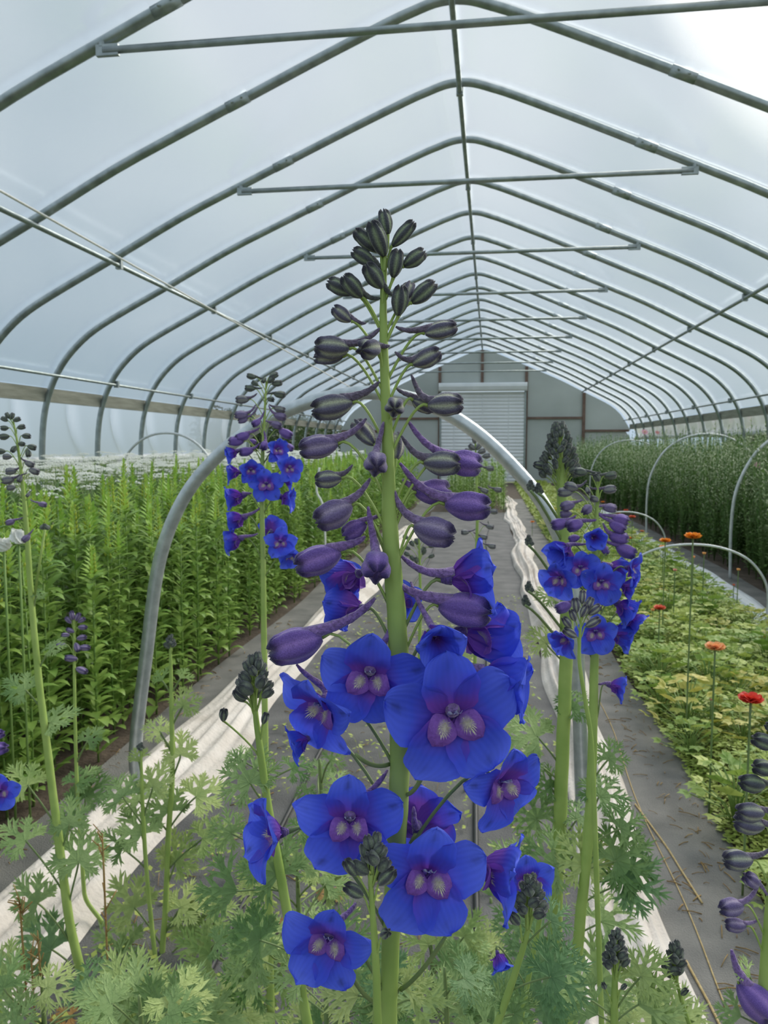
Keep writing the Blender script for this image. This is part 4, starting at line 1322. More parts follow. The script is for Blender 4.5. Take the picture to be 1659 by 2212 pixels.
sd = MB().tube([at(75, 1285, 1.5), at(85, 1220, 1.49), at(97, 1145, 1.48)], .0026, 6).obj('side_shoot', M['stem'], A_.e)
for k in range(7):
    A_.bud(97 + 5 * math.cos(k * 2.4), 1139 + 3 * math.sin(k * 3.1), 90 + 70 * math.cos(k * 2.4), 14, .3 * math.sin(k * 2.4), 0, None, ped=False, lo=True)
for l in ((80, 1285, 22, 3, 'leaf', (72, 1320)), (110, 1400, 42, 3, 'leaf', (82, 1450)), (55, 1490, 58, 0, 'leaf', (88, 1530)), (110, 1560, 62, 0, 'leaf', (100, 1620)), (60, 1695, 62, 0, 'leaf_pale', (118, 1780)),
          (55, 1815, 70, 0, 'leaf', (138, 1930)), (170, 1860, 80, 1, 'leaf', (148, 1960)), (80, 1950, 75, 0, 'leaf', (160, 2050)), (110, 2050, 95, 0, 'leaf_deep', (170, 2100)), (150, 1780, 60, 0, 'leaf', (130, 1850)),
          (20, 2100, 80, 1, 'leaf_pale', (180, 2180))):
    A_.leaf(*l[:5], att=l[5])
B_ = shoot('delphinium', 1.9, [(160, 1325, 4), (160, 1400, 6), (162, 1550, 7), (166, 1690, 8), (175, 1830, 9), (182, 1930, 9)], 'thin delphinium spike of faded violet buds among the snapdragon leaves',
           [(156, 1330, 95, 20, .2), (168, 1333, 60, 20, .2), (148, 1340, 130, 18, .1), (176, 1340, 30, 18, .1), (142, 1372, 180, 18, 0), (178, 1355, 0, 20, .1), (152, 1362, 150, 18, .3), (176, 1378, 10, 22, .1),
            (132, 1393, 180, 22, 0), (166, 1398, -60, 22, .4), (182, 1399, 0, 24, 0), (154, 1422, 170, 26, .2), (176, 1448, -20, 26, .1)], 2, 82, .25,
           leaves=[(165, 1690, 55, 0, 'leaf', (170, 1760)), (185, 1720, 70, 1, 'leaf', (178, 1800)), (150, 1790, 55, 0, 'leaf', (178, 1850)), (190, 1600, 40, 0, 'leaf', (165, 1650))])
C_ = shoot('delphinium', 1.8, [(368, 1395, 5), (369, 1450, 8), (371, 1550, 10), (372, 1680, 11), (364, 1800, 12), (358, 1950, 12), (350, 2060, 13)], 'leafy delphinium with a single small brown bud head beside the low hoop',
           [(368, 1385, 18, 22, 10, 13)], 0, 83, .25,
           leaves=[(350, 1470, 38, 4, 'leaf_pale', (369, 1500)), (390, 1465, 34, 4, 'leaf_pale', (370, 1500)), (395, 1525, 48, 3, 'leaf_pale', (372, 1570)), (345, 1580, 45, 3, 'leaf_pale', (372, 1630)), (390, 1630, 55, 0, 'leaf_pale', (371, 1690)),
                   (365, 1750, 65, 0, 'leaf', (362, 1820)), (425, 1720, 72, 0, 'leaf_pale', (366, 1790)), (300, 1730, 60, 0, 'leaf', (365, 1800)), (440, 1810, 75, 0, 'leaf_pale', (362, 1880)), (380, 1860, 70, 1, 'leaf_pale', (360, 1920)),
                   (290, 1960, 80, 0, 'leaf_pale', (352, 2050)), (390, 1960, 70, 1, 'leaf_pale', (356, 2020)), (270, 2050, 80, 0, 'leaf', (350, 2100)), (410, 2020, 72, 1, 'leaf_pale', (354, 2080)), (450, 1975, 66, 0, 'leaf_pale', (356, 2010))])
D_ = shoot('delphinium', 1.75, [(305, 1620, 4), (306, 1680, 7), (310, 1780, 9), (318, 1900, 9), (330, 2020, 10), (345, 2150, 10)], 'short leafy delphinium shoot topped by one brown bud beside the white row cover',
           [(304, 1613, 12, 12, 7, 11)], 0, 84, .25,
           leaves=[(300, 1645, 35, 4, 'leaf_pale', (307, 1690)), (330, 1700, 62, 0, 'leaf_pale', (310, 1770)), (265, 1720, 70, 0, 'leaf', (312, 1790)), (305, 1800, 72, 0, 'leaf', (316, 1850)), (265, 1830, 60, 2, 'leaf', (318, 1880)),
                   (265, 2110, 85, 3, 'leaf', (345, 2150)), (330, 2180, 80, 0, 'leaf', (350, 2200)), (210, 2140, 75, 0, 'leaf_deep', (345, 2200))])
# lower foliage clumps of more plants in the bed
def clump(d, cx, cy, w, h, n, r, mats, label, seed, foot=None):
    q = Plant('delphinium', d, [(cx, cy, 6), (cx + 4, cy + h * .5, 10), (cx + 6, cy + h, 12)], label, 'delphinium', None, 'stem_dull', seed=seed, sides=8)
    q.scale = min(1, .42 / d)
    rr = random.Random(seed)
    for k in range(n):
        x, y = cx + rr.uniform(-w, w), cy + rr.uniform(0, h)
        q.leaf(x, y, r * rr.uniform(.75, 1.2), rr.choice((0, 1, 2, 3)), rr.choice(mats), att=(cx + 4, min(cy + h, y + rr.uniform(30, 110))), d=d + rr.uniform(-.12, .12) * d)
    return q
clump(.95, 700, 2040, 170, 190, 13, 85, ('leaf', 'leaf', 'leaf_pale'), 'leafy delphinium clump at the foot of the open blue blossoms', 91)
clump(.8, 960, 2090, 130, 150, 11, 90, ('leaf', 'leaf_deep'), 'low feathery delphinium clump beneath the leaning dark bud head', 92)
clump(1.5, 500, 2020, 110, 200, 12, 75, ('leaf_pale', 'leaf'), 'delphinium clump with yellowing leaves beside the leafy shoots', 93)
clump(1.3, 90, 2120, 120, 110, 9, 80, ('leaf_pale', 'leaf', 'leaf_deep'), 'low delphinium clump at the edge of the white row cover', 94)
clump(1.15, 420, 2140, 120, 90, 9, 80, ('leaf', 'leaf_pale'), 'low delphinium clump of broad cut leaves between the shoots', 95)
clump(2.3, 690, 1640, 60, 130, 7, 45, ('leaf',), 'small delphinium clump growing from the dark bed fabric', 96)
clump(2.0, 1060, 1940, 90, 120, 8, 60, ('leaf', 'leaf_pale'), 'delphinium clump half hidden behind the main stalk', 97)
clump(.9, 300, 2150, 150, 80, 9, 95, ('leaf', 'leaf_pale'), 'low delphinium clump of pale leaves at the dead stalks', 98)
clump(1.0, 1090, 2130, 110, 90, 9, 90, ('leaf', 'leaf_deep'), 'low delphinium clump between the main stalk and the compact blue delphinium', 99)
clump(1.4, 640, 1850, 90, 160, 8, 70, ('leaf', 'leaf_pale'), 'delphinium clump behind the side facing blue blossom', 100)
clump(1.6, 930, 2020, 110, 140, 9, 75, ('leaf_pale', 'leaf'), 'pale delphinium clump behind the lowest open blossoms', 103)
clump(1.25, 1400, 2190, 70, 60, 6, 70, ('leaf_pale', 'leaf'), 'low pale delphinium clump with its leaves over the white row cover', 104)
# far slender spikes in the bed
P_ = Plant('delphinium', 2.6, [(1027, 950, 3), (1028, 1000, 4), (1031, 1100, 6), (1029, 1200, 7), (1026, 1420, 8)], 'distant slender delphinium with small grey buds behind the main stalk', seed=101, sides=7)
P_.scale = .2
for (x, y, a) in ((1025, 950, 95), (1020, 966, 140), (1034, 965, 50), (1012, 975, 165), (1040, 975, 20), (1050, 985, 10), (1016, 985, 160), (1058, 1012, 0), (1046, 1060, -20), (1075, 1058, -5), (1066, 1105, 0), (1058, 1138, -10), (1062, 1180, -5), (1005, 1150, 180), (1044, 1160, -10), (1010, 1090, 175)):
    P_.bud(x, y, a, 17, .1, 1, 'auto' if y > 1000 else None, lo=True)
Q_ = Plant('delphinium', 2.2, [(905, 1150, 3), (906, 1200, 5), (908, 1300, 7), (906, 1420, 8), (905, 1560, 9)], 'slender delphinium sprig with tiny dark buds behind the purple buds', seed=102, sides=7)
Q_.scale = .22
for k in range(14):
    Q_.bud(905 + 28 * math.sin(k * 2.4), 1152 + k * 4.5, 90 - 70 * math.sin(k * 2.4), 14, .2 * math.cos(k * 2.4), 0, None, lo=True)
for q_, ls in ((P_, ((1000, 1420, 40), (1060, 1470, 40))), (Q_, ((880, 1480, 45), (950, 1520, 45), (900, 1540, 40)))):
    for (x, y, r) in ls: q_.leaf(x, y, r, 3, 'leaf_pale')
# blossoms peeping in from stalks outside the frame or behind
R_ = Plant('delphinium', .75, [(1190, 1880, 8), (1165, 1990, 10), (1120, 2230, 12)], 'small blue delphinium blossom peeping out behind the knobbly bud head', seed=111, sides=8)
R_.scale = .5
R_.flower(1135, 1900, 62, (.1, .25, .9), 62, 0, None, dz=0, purple=.08)
R_.flower(1075, 2060, 40, (.2, -.6, .4), 30, 0, None, dz=0, purple=.12)
T_ = Plant('delphinium', 1.3, [(-30, 1540, 8), (-26, 1700, 11), (-16, 1950, 13), (0, 2200, 14)], 'blue delphinium blossoms reaching in beside the slim dark spire', seed=112, sides=8)
T_.scale = .32
T_.flower(2, 1708, 42, (.25, -.05, .95), 76, 0, None, purple=.0)
T_.bud(-4, 1618, 10, 40, .1, 3, None)
T_.bud(-6, 1588, 20, 30, .1, 3, None)

# ================================================================== the planted beds
M['snap_leaf'] = leaf_mat('snapdragon_leaf', (0.16, 0.30, 0.06), (0.33, 0.47, 0.11), 0.3, 0.42, 0.6, 9)
M['snap_top'] = leaf_mat('snapdragon_tip', (0.26, 0.47, 0.075), (0.44, 0.60, 0.13), 0.35, 0.5, 0.6, 14)
M['snap_stem'] = leaf_mat('snapdragon_stem', (0.16, 0.28, 0.07), (0.26, 0.38, 0.10), 0.05, 0.5, 0.4, 9)
M['snap_bud'] = leaf_mat('snapdragon_bud', (0.36, 0.48, 0.05), (0.60, 0.62, 0.10), 0.3, 0.5, 0.6, 14)
M['hedge_leaf'] = leaf_mat('hedge_bed_leaf', (0.075, 0.17, 0.045), (0.21, 0.34, 0.10), 0.25, 0.38, 0.6, 5)
M['hedge_stem'] = leaf_mat('hedge_bed_stem', (0.10, 0.17, 0.06), (0.18, 0.25, 0.09), 0.05, 0.5, 0.4, 9)
M['lace_white'] = vcol_mat('lace_flower_white', 0.25, 0.7, 0, 200, noise=.1)
M['lace_leaf'] = leaf_mat('lace_leaf', (0.12, 0.22, 0.06), (0.22, 0.34, 0.11), 0.3, 0.5, 0.5, 9)
M['ran_leaf'] = leaf_mat('ranunculus_leaf', (0.20, 0.34, 0.06), (0.50, 0.57, 0.14), 0.3, 0.5, 0.9, 6)
M['ran_yellow'] = leaf_mat('ranunculus_leaf_yellow', (0.40, 0.44, 0.09), (0.62, 0.54, 0.14), 0.3, 0.5, 0.7, 8)
M['weed'] = leaf_mat('chickweed', (0.22, 0.35, 0.05), (0.58, 0.62, 0.16), 0.3, 0.55, 0.3, 7)
M['ran_petal'] = vcol_mat('ranunculus_petal', 0.3, 0.55, 0, 200, tint=True, noise=.15)

def lance_verts(L, W, droop, lift=.0, seg=4, fold=.25):
    """leaf along +Y from the origin, drooping, folded along the midrib"""
    v = []
    for i in range(seg + 1):
        t = i / seg
        w = W * (math.sin(math.pi * min(1, .08 + t * .92)) ** .8)
        y = L * t * (1 - .25 * droop * t)
        z = L * (lift * t - droop * t * t * .75)
        if i == seg:
            v.append((0, y, z))
        else:
            v += [(-w / 2, y, z + fold * w * .5), (0, y, z), (w / 2, y, z + fold * w * .5)]
    f = []
    for i in range(seg - 1):
        a = i * 3
        f += [(a, a + 1, a + 4, a + 3), (a + 1, a + 2, a + 5, a + 4)]
    a = (seg - 1) * 3
    f += [(a, a + 1, a + 3), (a + 1, a + 2, a + 3)]
    return v, f
def xf(verts, m):
    return [m @ Vector(p) for p in verts]
def leaf_matrix(z, ang, s, x=0, y=0, pitch=0.0):
    return Matrix.Translation((x, y, z)) @ Matrix.Rotation(ang, 4, 'Z') @ Matrix.Rotation(pitch, 4, 'X') @ Matrix.Scale(s, 4)
LANCE = [lance_verts(1, .33, .55, .55), lance_verts(1, .38, .85, .6), lance_verts(1, .28, .35, .7)]
LANCE_LO = [lance_verts(1, .34, .6, .55, 2), lance_verts(1, .36, .9, .6, 2), lance_verts(1, .30, .4, .7, 2)]
def snap_layout(seed, h=1.05):
    r = random.Random(seed)
    out, z, a = [], .05, 0
    while z < h * .88:
        t = z / h
        for k in range(3):
            out.append((z + r.uniform(-.015, .015), a + k * 2.1 + r.uniform(-.4, .4), lerp(.125, .085, t) * r.uniform(.75, 1.25), r.randrange(3), r.uniform(-.15, .25)))
        a += 1.35
        z += lerp(.034, .028, t)
    return out
def snap_spike(seed, h):
    """young flower spike: small upright bracts and yellow-green buds"""
    r = random.Random(seed + 50)
    mb = MB()
    z, a = h * .85, 0
    while z < h:
        t = (z - h * .85) / (h * .15)
        s = lerp(.078, .034, t)
        v, f = LANCE_LO[2]
        mb.add(xf(v, leaf_matrix(z, a, s * r.uniform(.8, 1.25), pitch=lerp(-.1, .75, t))), f, None, 0)
        if r.random() < .5:
            bp = Vector((math.cos(a + 1.2), math.sin(a + 1.2), 0)) * lerp(.014, .005, t) + Vector((0, 0, z))
            up = Vector((math.cos(a + 1.2) * .4, math.sin(a + 1.2) * .4, 1)) * lerp(.022, .012, t)
            mb.tube([bp, bp + up * .45, bp + up], [lerp(.004, .002, t), lerp(.0065, .004, t), .0015], 5, True, None, 1)
        a += 2.1
        z += lerp(.0070, .0060, t)
    return mb.mesh('flower_spike', [M['snap_top'], M['snap_bud']])
NV = 5
SN = []
leaf_single = [MB().add(*LANCE[k]).mesh('leaf', M['snap_leaf']) for k in range(3)]
for k in range(NV):
    h = 1.0 + .035 * k
    lay = snap_layout(k, h)
    r = random.Random(k)
    st = MB().tube([(0, 0, 0), (.01 * r.uniform(-1, 1), .01 * r.uniform(-1, 1), h * .5), (.015 * r.uniform(-1, 1), .015 * r.uniform(-1, 1), h * .98)], [.006, .005, .0022], 6).mesh('stem', M['snap_stem'])
    fo, lo = MB(), MB()
    for (z, a, s, v, pt) in lay:
        fo.add(xf(LANCE[v][0], leaf_matrix(z, a, s, pitch=pt)), LANCE[v][1])
    for (z, a, s, v, pt) in lay[::2]:
        lo.add(xf(LANCE_LO[v][0], leaf_matrix(z, a, s * 1.3, pitch=pt)), LANCE_LO[v][1])
    SN.append(dict(h=h, lay=lay, stem=st, fol=fo.mesh('foliage', M['snap_leaf']), spike=snap_spike(k, h), lo=lo))

def np_of(me):
    n = len(me.vertices); v = np.empty(n * 3, np.float32); me.vertices.foreach_get('co', v)
    return v.reshape(-1, 3), [tuple(p.vertices) for p in me.polygons], [p.material_index for p in me.polygons]
def scatter_joined(name, srcs, places, mats, label, cat, parent=None):
    """the far remainder of a bed as one object; srcs: list of (verts, faces, mat index)"""
    V, Fc, Mi, b = [], [], [], 0
    for i, (x, y, z, rz, s, k) in enumerate(places):
        v, f, mi = srcs[k]
        c, sn = math.cos(rz) * s, math.sin(rz) * s
        R = np.array([[c, -sn, 0], [sn, c, 0], [0, 0, s]], np.float32)
        V.append(v @ R.T + np.array([x, y, z], np.float32))
        Fc += [tuple(q + b for q in fc) for fc in f]
        Mi += mi
        b += len(v)
    me = bpy.data.meshes.new(name)
    me.from_pydata(np.concatenate(V).tolist(), [], Fc)
    for m in mats: me.materials.append(m)
    me.polygons.foreach_set('material_index', Mi)
    me.polygons.foreach_set('use_smooth', [True] * len(Fc))
    a = me.attributes.new('Col', 'FLOAT_COLOR', 'POINT')
    a.data.foreach_set('color', np.ones(b * 4, np.float32))
    o = link(name, me)
    return tag(o, label, cat, kind='stuff')

def place_copy(name, mats_parts, x, y, rz, s, label, cat, group, z=0):
    e = bpy.data.objects.new(name, None)
    COL.objects.link(e)
    e.empty_display_size = .05
    e.location = (x, y, z); e.rotation_euler = (0, 0, rz); e.scale = (s, s, s)
    tag(e, label, cat, group)
    for nm, me in mats_parts:
        o = bpy.data.objects.new(nm, me); COL.objects.link(o); o.parent = e
    return e

# snapdragon bed ----------------------------------------------------
rs = random.Random(5)
spots = []
x = -1.50
row = 0
while x > -2.2:
    y = 1.25 + rs.uniform(0, .1)
    while y < 15.5:
        spots.append((x + rs.uniform(-.05, .05), y + rs.uniform(-.05, .05)))
        y += .145 if y < 6 else .19
    x -= .135
    row += 1
def vis_key(pt):
    return math.hypot(pt[0], pt[1]) + (0 if -pt[0] / pt[1] < .80 else 6) + max(0, (-pt[0] - 1.6)) * 1.2
spots.sort(key=vis_key)
ind, rest = spots[:300], spots[300:]
for i, (x, y) in enumerate(ind):
    k = rs.randrange(NV); q = SN[k]
    s = rs.uniform(.84, .97)
    if x > -1.6: s *= rs.uniform(.80, .97)
    rz = rs.uniform(0, 6.28)
    near = i < 80
    lab = ('tall green snapdragon in the front row, broad leaves and yellow-green bud spike' if x > -1.62 else 'tall green snapdragon in the dense bed, yellow-green bud spike')
    grp = 'front row snapdragons' if x > -1.62 else 'snapdragons in the dense bed'
    if near:
        e = place_copy('snapdragon', [('stem', q['stem']), ('flower_spike', q['spike'])], x, y, rz, s, lab, 'snapdragon', grp)
        for (z, a, ls, v, pt) in q['lay']:
            o = bpy.data.objects.new('leaf', leaf_single[v]); COL.objects.link(o)
            o.parent = e
            o.matrix_basis = leaf_matrix(z, a, ls * rs.uniform(.9, 1.15), pitch=pt)
    else:
        place_copy('snapdragon', [('stem', q['stem']), ('foliage', q['fol']), ('flower_spike', q['spike'])], x, y, rz, s, lab, 'snapdragon', grp)
srcs = []
for q in SN:
    sv, sf, sm_ = np_of(q['spike'])
    lv = np.array(q['lo'].v, np.float32); lf = q['lo'].f
    srcs.append((np.concatenate([lv, sv]), list(lf) + [tuple(i + len(lv) for i in f) for f in sf], [0] * len(lf) + [1 + m for m in sm_]))
scatter_joined('snapdragon_rows', srcs, [(x, y, 0, rs.uniform(0, 6.28), rs.uniform(.86, 1.0), rs.randrange(NV)) for x, y in rest],
               [M['snap_leaf'], M['snap_top'], M['snap_bud']], 'mass of further green snapdragons behind the front plants', 'snapdragons')

# white lace flowers ------------------------------------------------
def lace_mesh(seed):
    r = random.Random(seed)
    mb, st = MB(), MB()
    h = 1.08
    heads = []
    for k in range(3):
        a = k * 2.1 + r.uniform(-.3, .3)
        hd = Vector((math.cos(a) * .09 * (k + .3), math.sin(a) * .09 * (k + .3), h - .05 * k + r.uniform(-.03, .03)))
        heads.append(hd)
        st.tube([(0, 0, .0 if k == 0 else .45), (hd.x * .4, hd.y * .4, .7), hd - Vector((0, 0, .03))], [.004, .003, .002], 5)
        um = MB()
        for j in range(30):
            rr = .055 * math.sqrt((j + .5) / 30); b = j * 2.4
            c = hd + Vector((rr * math.cos(b), rr * math.sin(b), .02 - rr * rr * 3.2 + r.uniform(-.004, .004)))
            n = 6
            ring = [c + Vector((.0075 * math.cos(2 * math.pi * i / n), .0075 * math.sin(2 * math.pi * i / n), -.003 + .002 * (i % 2))) for i in range(n)]
            um.add([c + Vector((0, 0, .005))] + ring, [(0, i + 1, (i + 1) % n + 1) for i in range(n)], (0.74, .76, .68, 1))
            if j % 3 == 0:
                um.add([hd - Vector((.001, 0, .03)), hd - Vector((-.001, 0, .03)), c], [(0, 1, 2)], (.30, .42, .15, 1))
        heads[-1] = um.mesh('umbel', M['lace_white'])
    fo = MB()
    for j in range(46):
        v, f = LANCE_LO[2]
        z = r.uniform(.15, .98)
        fo.add(xf(v, leaf_matrix(z, r.uniform(0, 6.28), r.uniform(.07, .15) * (1.15 - z * .6), pitch=r.uniform(0, .6))), f)
    return [('stem', st.mesh('stem', M['lace_leaf'])), ('foliage', fo.mesh('foliage', M['lace_leaf']))] + [('umbel', u) for u in heads]
LACE = [lace_mesh(s) for s in (1, 2, 3, 4)]
rs = random.Random(9)
lsp = []
for i in range(12):
    for j in range(48):
        lsp.append((-2.44 - i * .185 + rs.uniform(-.07, .07), 2.6 + j * .26 + rs.uniform(-.1, .1)))
lsp = [q for q in lsp if -q[0] / q[1] < .95]
lsp.sort(key=lambda q: math.hypot(*q))
for (x, y) in lsp[:290]:
    place_copy('lace_flower', rs.choice(LACE), x, y, rs.uniform(0, 6.28), rs.uniform(.90, 1.0), 'white lace flower with flat lacy umbels beside the roll-up side curtain', 'lace flower', 'white lace flowers behind the snapdragons')
lsrc = []
for ps in LACE:
    vv, ff, mm, b0 = [], [], [], 0
    for nm, me in ps:
        v_, f_, _ = np_of(me)
        vv.append(v_); ff += [tuple(i + b0 for i in f) for f in f_]; mm += [1 if nm == 'umbel' else 0] * len(f_); b0 += len(v_)
    lsrc.append((np.concatenate(vv), ff, mm))
M['lace_far'] = surf_mat('lace_flower_far_white', (.66, .68, .60), (.78, .80, .72), 30, .7)
scatter_joined('lace_flower_rows', lsrc, [(x, y, 0, rs.uniform(0, 6.28), rs.uniform(.9, 1.0), rs.randrange(4)) for x, y in lsp[290:]], [M['lace_leaf'], M['lace_far']],
               'mass of further white lace flowers towards the side curtain', 'lace flowers')
# a few white blossoms low at the left, and scattered in the snapdragons
def white_bloom(px, py, r, d, label):
    c = at(px, py, d)
    e = thing('white_snapdragon_bloom', (c.x, c.y, 0), label, 'flower')
    rr = random.Random(int(px * 7 + py))
    MB().tube([(c.x, c.y, 0), (c.x, c.y, c.z * .6), c], .004, 6).obj('stem', M['snap_stem'], e)
    rm = r / FPX * d
    for k in range(7):
        a = k * 2.4
        n_ = (Vector((math.cos(a), math.sin(a), rr.uniform(-.2, .8))) - FWD * .3).normalized()
        mb = MB()
        cc = c + n_ * rm * .35
        t1 = n_.cross(Vector((0, 0, 1))).normalized(); t2 = n_.cross(t1)
        ring = [cc + (t1 * math.cos(q * .785) + t2 * math.sin(q * .785)) * rm * (.55 + .1 * math.sin(q * 3)) + n_ * rm * .22 * math.sin(q * 1.57) for q in range(8)]
        mb.add([cc - n_ * rm * .1] + ring, [(0, i + 1, (i + 1) % 8 + 1) for i in range(8)], (.85, .85, .80, 1))
        mb.obj('petal', M['lace_white'], e)
white_bloom(40, 1160, 28, 2.3, 'crumpled white blossom among the snapdragons below the slim dark spire')
white_bloom(8, 1178, 24, 2.3, 'smaller white blossom at the edge of the snapdragon bed')

# dark green hedge bed on the right ---------------------------------
def hedge_mesh(seed, lo=False):
    r = random.Random(seed)
    st, fo = MB(), MB()
    h = 1.22
    for k in range(6):
        a = k * 1.05 + r.uniform(-.3, .3)
        tx, ty = math.cos(a) * r.uniform(.05, .16), math.sin(a) * r.uniform(.05, .16)
        hk = h * r.uniform(.82, 1.08)
        if not lo or k % 2 == 0:
            st.tube([(0, 0, 0), (tx * .5, ty * .5, hk * .5), (tx, ty, hk)], [.004, .003, .0015], 4 if lo else 5)
        nl = 30 if lo else 64
        for j in range(nl):
            t = (j + r.random()) / nl
            t = t ** .85
            z = .06 + t * (hk - .07)
            c = Vector((tx * t, ty * t, z))
            v, f = LANCE_LO[r.randrange(3)]
            s = lerp(.085, .030, t ** 1.5) * r.uniform(.8, 1.2) * (1.3 if lo else 1)
            fo.add(xf(v, leaf_matrix(z, r.uniform(0, 6.28), s, c.x, c.y, r.uniform(-.1, .7))), f)
    return st, fo
HEDGE = []
for s in (1, 2, 3, 4):
    st, fo = hedge_mesh(s)
    HEDGE.append([('stem', st.mesh('stem', M['hedge_stem'])), ('foliage', fo.mesh('foliage', M['hedge_leaf']))])
rs = random.Random(13)
hsp = []
for i in range(8):
    y = 4.6
    while y < 23.6:
        hsp.append((2.32 + i * .20 + rs.uniform(-.06, .06), y + rs.uniform(-.08, .08)))
        y += .23 if y < 12 else .32
hsp.sort(key=lambda q: q[1] + max(0, q[0] - 2.35) * 3.5)
for (x, y) in hsp[:290]:
    front = x < 2.45
    place_copy('hedge_plant', rs.choice(HEDGE), x, y, rs.uniform(0, 6.28), rs.uniform(.95, 1.12) * (1 if not front else .93),
               'dark green bushy flower plant at the path edge of the hedge bed' if front else 'dark green bushy flower plant inside the hedge bed', 'bushy plant',
               'front plants of the dark hedge bed' if front else 'inner plants of the dark hedge bed')
hs = []
for s in (5, 6):
    st, fo = hedge_mesh(s, True)
    hs.append((np.array(fo.v + st.v, np.float32), list(fo.f) + [tuple(i + len(fo.v) for i in f) for f in st.f], [0] * len(fo.f) + [1] * len(st.f)))
scatter_joined('hedge_rows', hs, [(x, y, 0, rs.uniform(0, 6.28), rs.uniform(.98, 1.14), rs.randrange(2)) for x, y in hsp[290:]], [M['hedge_leaf'], M['hedge_stem']],
               'mass of further dark green plants in the hedge bed', 'bushy plants')
# pale pink blossoms standing above the hedge
def small_bloom(c, rad, col, label, name='cosmos_flower', cat='flower', n=8, group=None, foot_dx=0.0):
    e = thing(name, (c.x + foot_dx, c.y, 0), label, cat, group)
    MB().tube([(c.x + foot_dx, c.y, 0), (c.x + foot_dx * .3, c.y, c.z * .6), c], .003, 5).obj('stem', M['hedge_stem'], e)
    nrm = (Vector((0, 0, .5)) - FWD * .8).normalized()
    t1 = nrm.cross(Vector((0, 0, 1))).normalized(); t2 = nrm.cross(t1)
    for k in range(n):
        a = 2 * math.pi * k / n
        d_ = t1 * math.cos(a) + t2 * math.sin(a); s_ = t1 * -math.sin(a) + t2 * math.cos(a)
        mb = MB().add([c, c + d_ * rad * .5 + s_ * rad * .3 + nrm * rad * .1, c + d_ * rad + s_ * rad * .2, c + d_ * rad - s_ * rad * .2, c + d_ * rad * .5 - s_ * rad * .3 + nrm * rad * .1], [(0, 1, 2, 3, 4)], (1, 1, 1, 1))
        o = mb.obj('petal', M['ran_petal'], e); o.color = (*col, 1)
    MB().tube([c, c + nrm * rad * .2], [rad * .25, rad * .12], 7, True, (.75, .55, .08, 1)).obj('flower_centre', M['lace_white'], e)
for i, (px, py, y_, lab) in enumerate(((1393, 933, 12.0, 'pale pink blossom standing above the far hedge bed'), (1420, 934, 12.5, 'dusky pink blossom next to the paler one above the hedge bed'), (1637, 1004, 7.5, 'small pink blossom on the hedge bed before the low hoop'))):
    small_bloom(on_y(px, py, y_), .05 if i == 0 else .035, (.72, .38, .45) if i != 1 else (.6, .25, .28), lab)

# green crop far down the delphinium bed
rs = random.Random(17)
far = []
for i in range(7):
    for j in range(12):
        far.append((-.75 + i * .16 + rs.uniform(-.05, .05), 13.8 + j * .45 + rs.uniform(-.1, .1)))
for (x, y) in far:
    q = rs.choice(SN)
    place_copy('leafy_crop', [('stem', q['stem']), ('foliage', q['fol'])], x, y, rs.uniform(0, 6.28), rs.uniform(.72, .9), 'leafy green crop plant at the far end of the delphinium bed', 'crop plant', 'leafy crop before the roll-up door')

# ranunculus bed ----------------------------------------------------
def tri_leaf(mb, c, s, a, pitch, r):
    """three rounded toothed leaflets"""
    m = Matrix.Translation(c) @ Matrix.Rotation(a, 4, 'Z') @ Matrix.Rotation(pitch, 4, 'X') @ Matrix.Scale(s, 4)
    for da in (-.95, 0, .95):
        m2 = m @ Matrix.Rotation(da, 4, 'Z')
        v = [(0, 0, 0), (-.22, .35, .05), (-.30, .62, .02), (-.12, .80, -.03), (0, 1.0, -.10), (.12, .80, -.03), (.30, .62, .02), (.22, .35, .05), (0, .5, -.04)]
        mb.add(xf(v, m2), [(0, 8, 1), (1, 8, 2), (2, 8, 3), (3, 8, 4), (4, 8, 5), (5, 8, 6), (6, 8, 7), (7, 8, 0)])
def mound(seed, n, h, w, s0):
    r = random.Random(seed)
    mb, st = MB(), MB()
    lay = []
    for k in range(n):
        a = k * 2.4
        t = math.sqrt((k + .5) / n)
        c = Vector((math.cos(a) * w * t, math.sin(a) * w * t, h * (1 - .65 * t * t) * r.uniform(.75, 1.1) + .02))
        largs = (s0 * r.uniform(.7, 1.2), a - math.pi / 2 + r.uniform(-.5, .5), r.uniform(-.3, 1.0))
        lay.append((tuple(c),) + largs)
        tri_leaf(mb, c, *largs, r)
        st.tube([(0, 0, 0), (c.x * .35, c.y * .35, c.z * .7), c], .0016, 4)
    return st, mb, lay
MOUND = {}
MOUND_LAY = []
TRI = {}
for mk in ('ran_leaf', 'ran_yellow'):
    tmb = MB(); tri_leaf(tmb, Vector((0, 0, 0)), 1.0, 0, 0, None); TRI[mk] = tmb.mesh('leaf', M[mk])
for mk in ('ran_leaf', 'ran_yellow'):
    MOUND[mk] = []
    for s in (1, 2, 3):
        st, mb, lay = mound(s, 34, .19, .13, .040)
        if mk == 'ran_leaf': MOUND_LAY.append(lay)
        MOUND[mk].append([('leaf_stalks', st.mesh('leaf_stalks', M['snap_stem'])), ('foliage', mb.mesh('foliage', M[mk]))])
rs = random.Random(23)
rsp = []
for i in range(6):
    y = 1.75
    while y < 14:
        xx = .80 + i * .165 + rs.uniform(-.05, .05)
        if not (i == 0 and rs.random() < .35): rsp.append((xx, y + rs.uniform(-.08, .08)))
        y += .24 if y < 7 else .36
rsp.sort(key=lambda q: q[1])
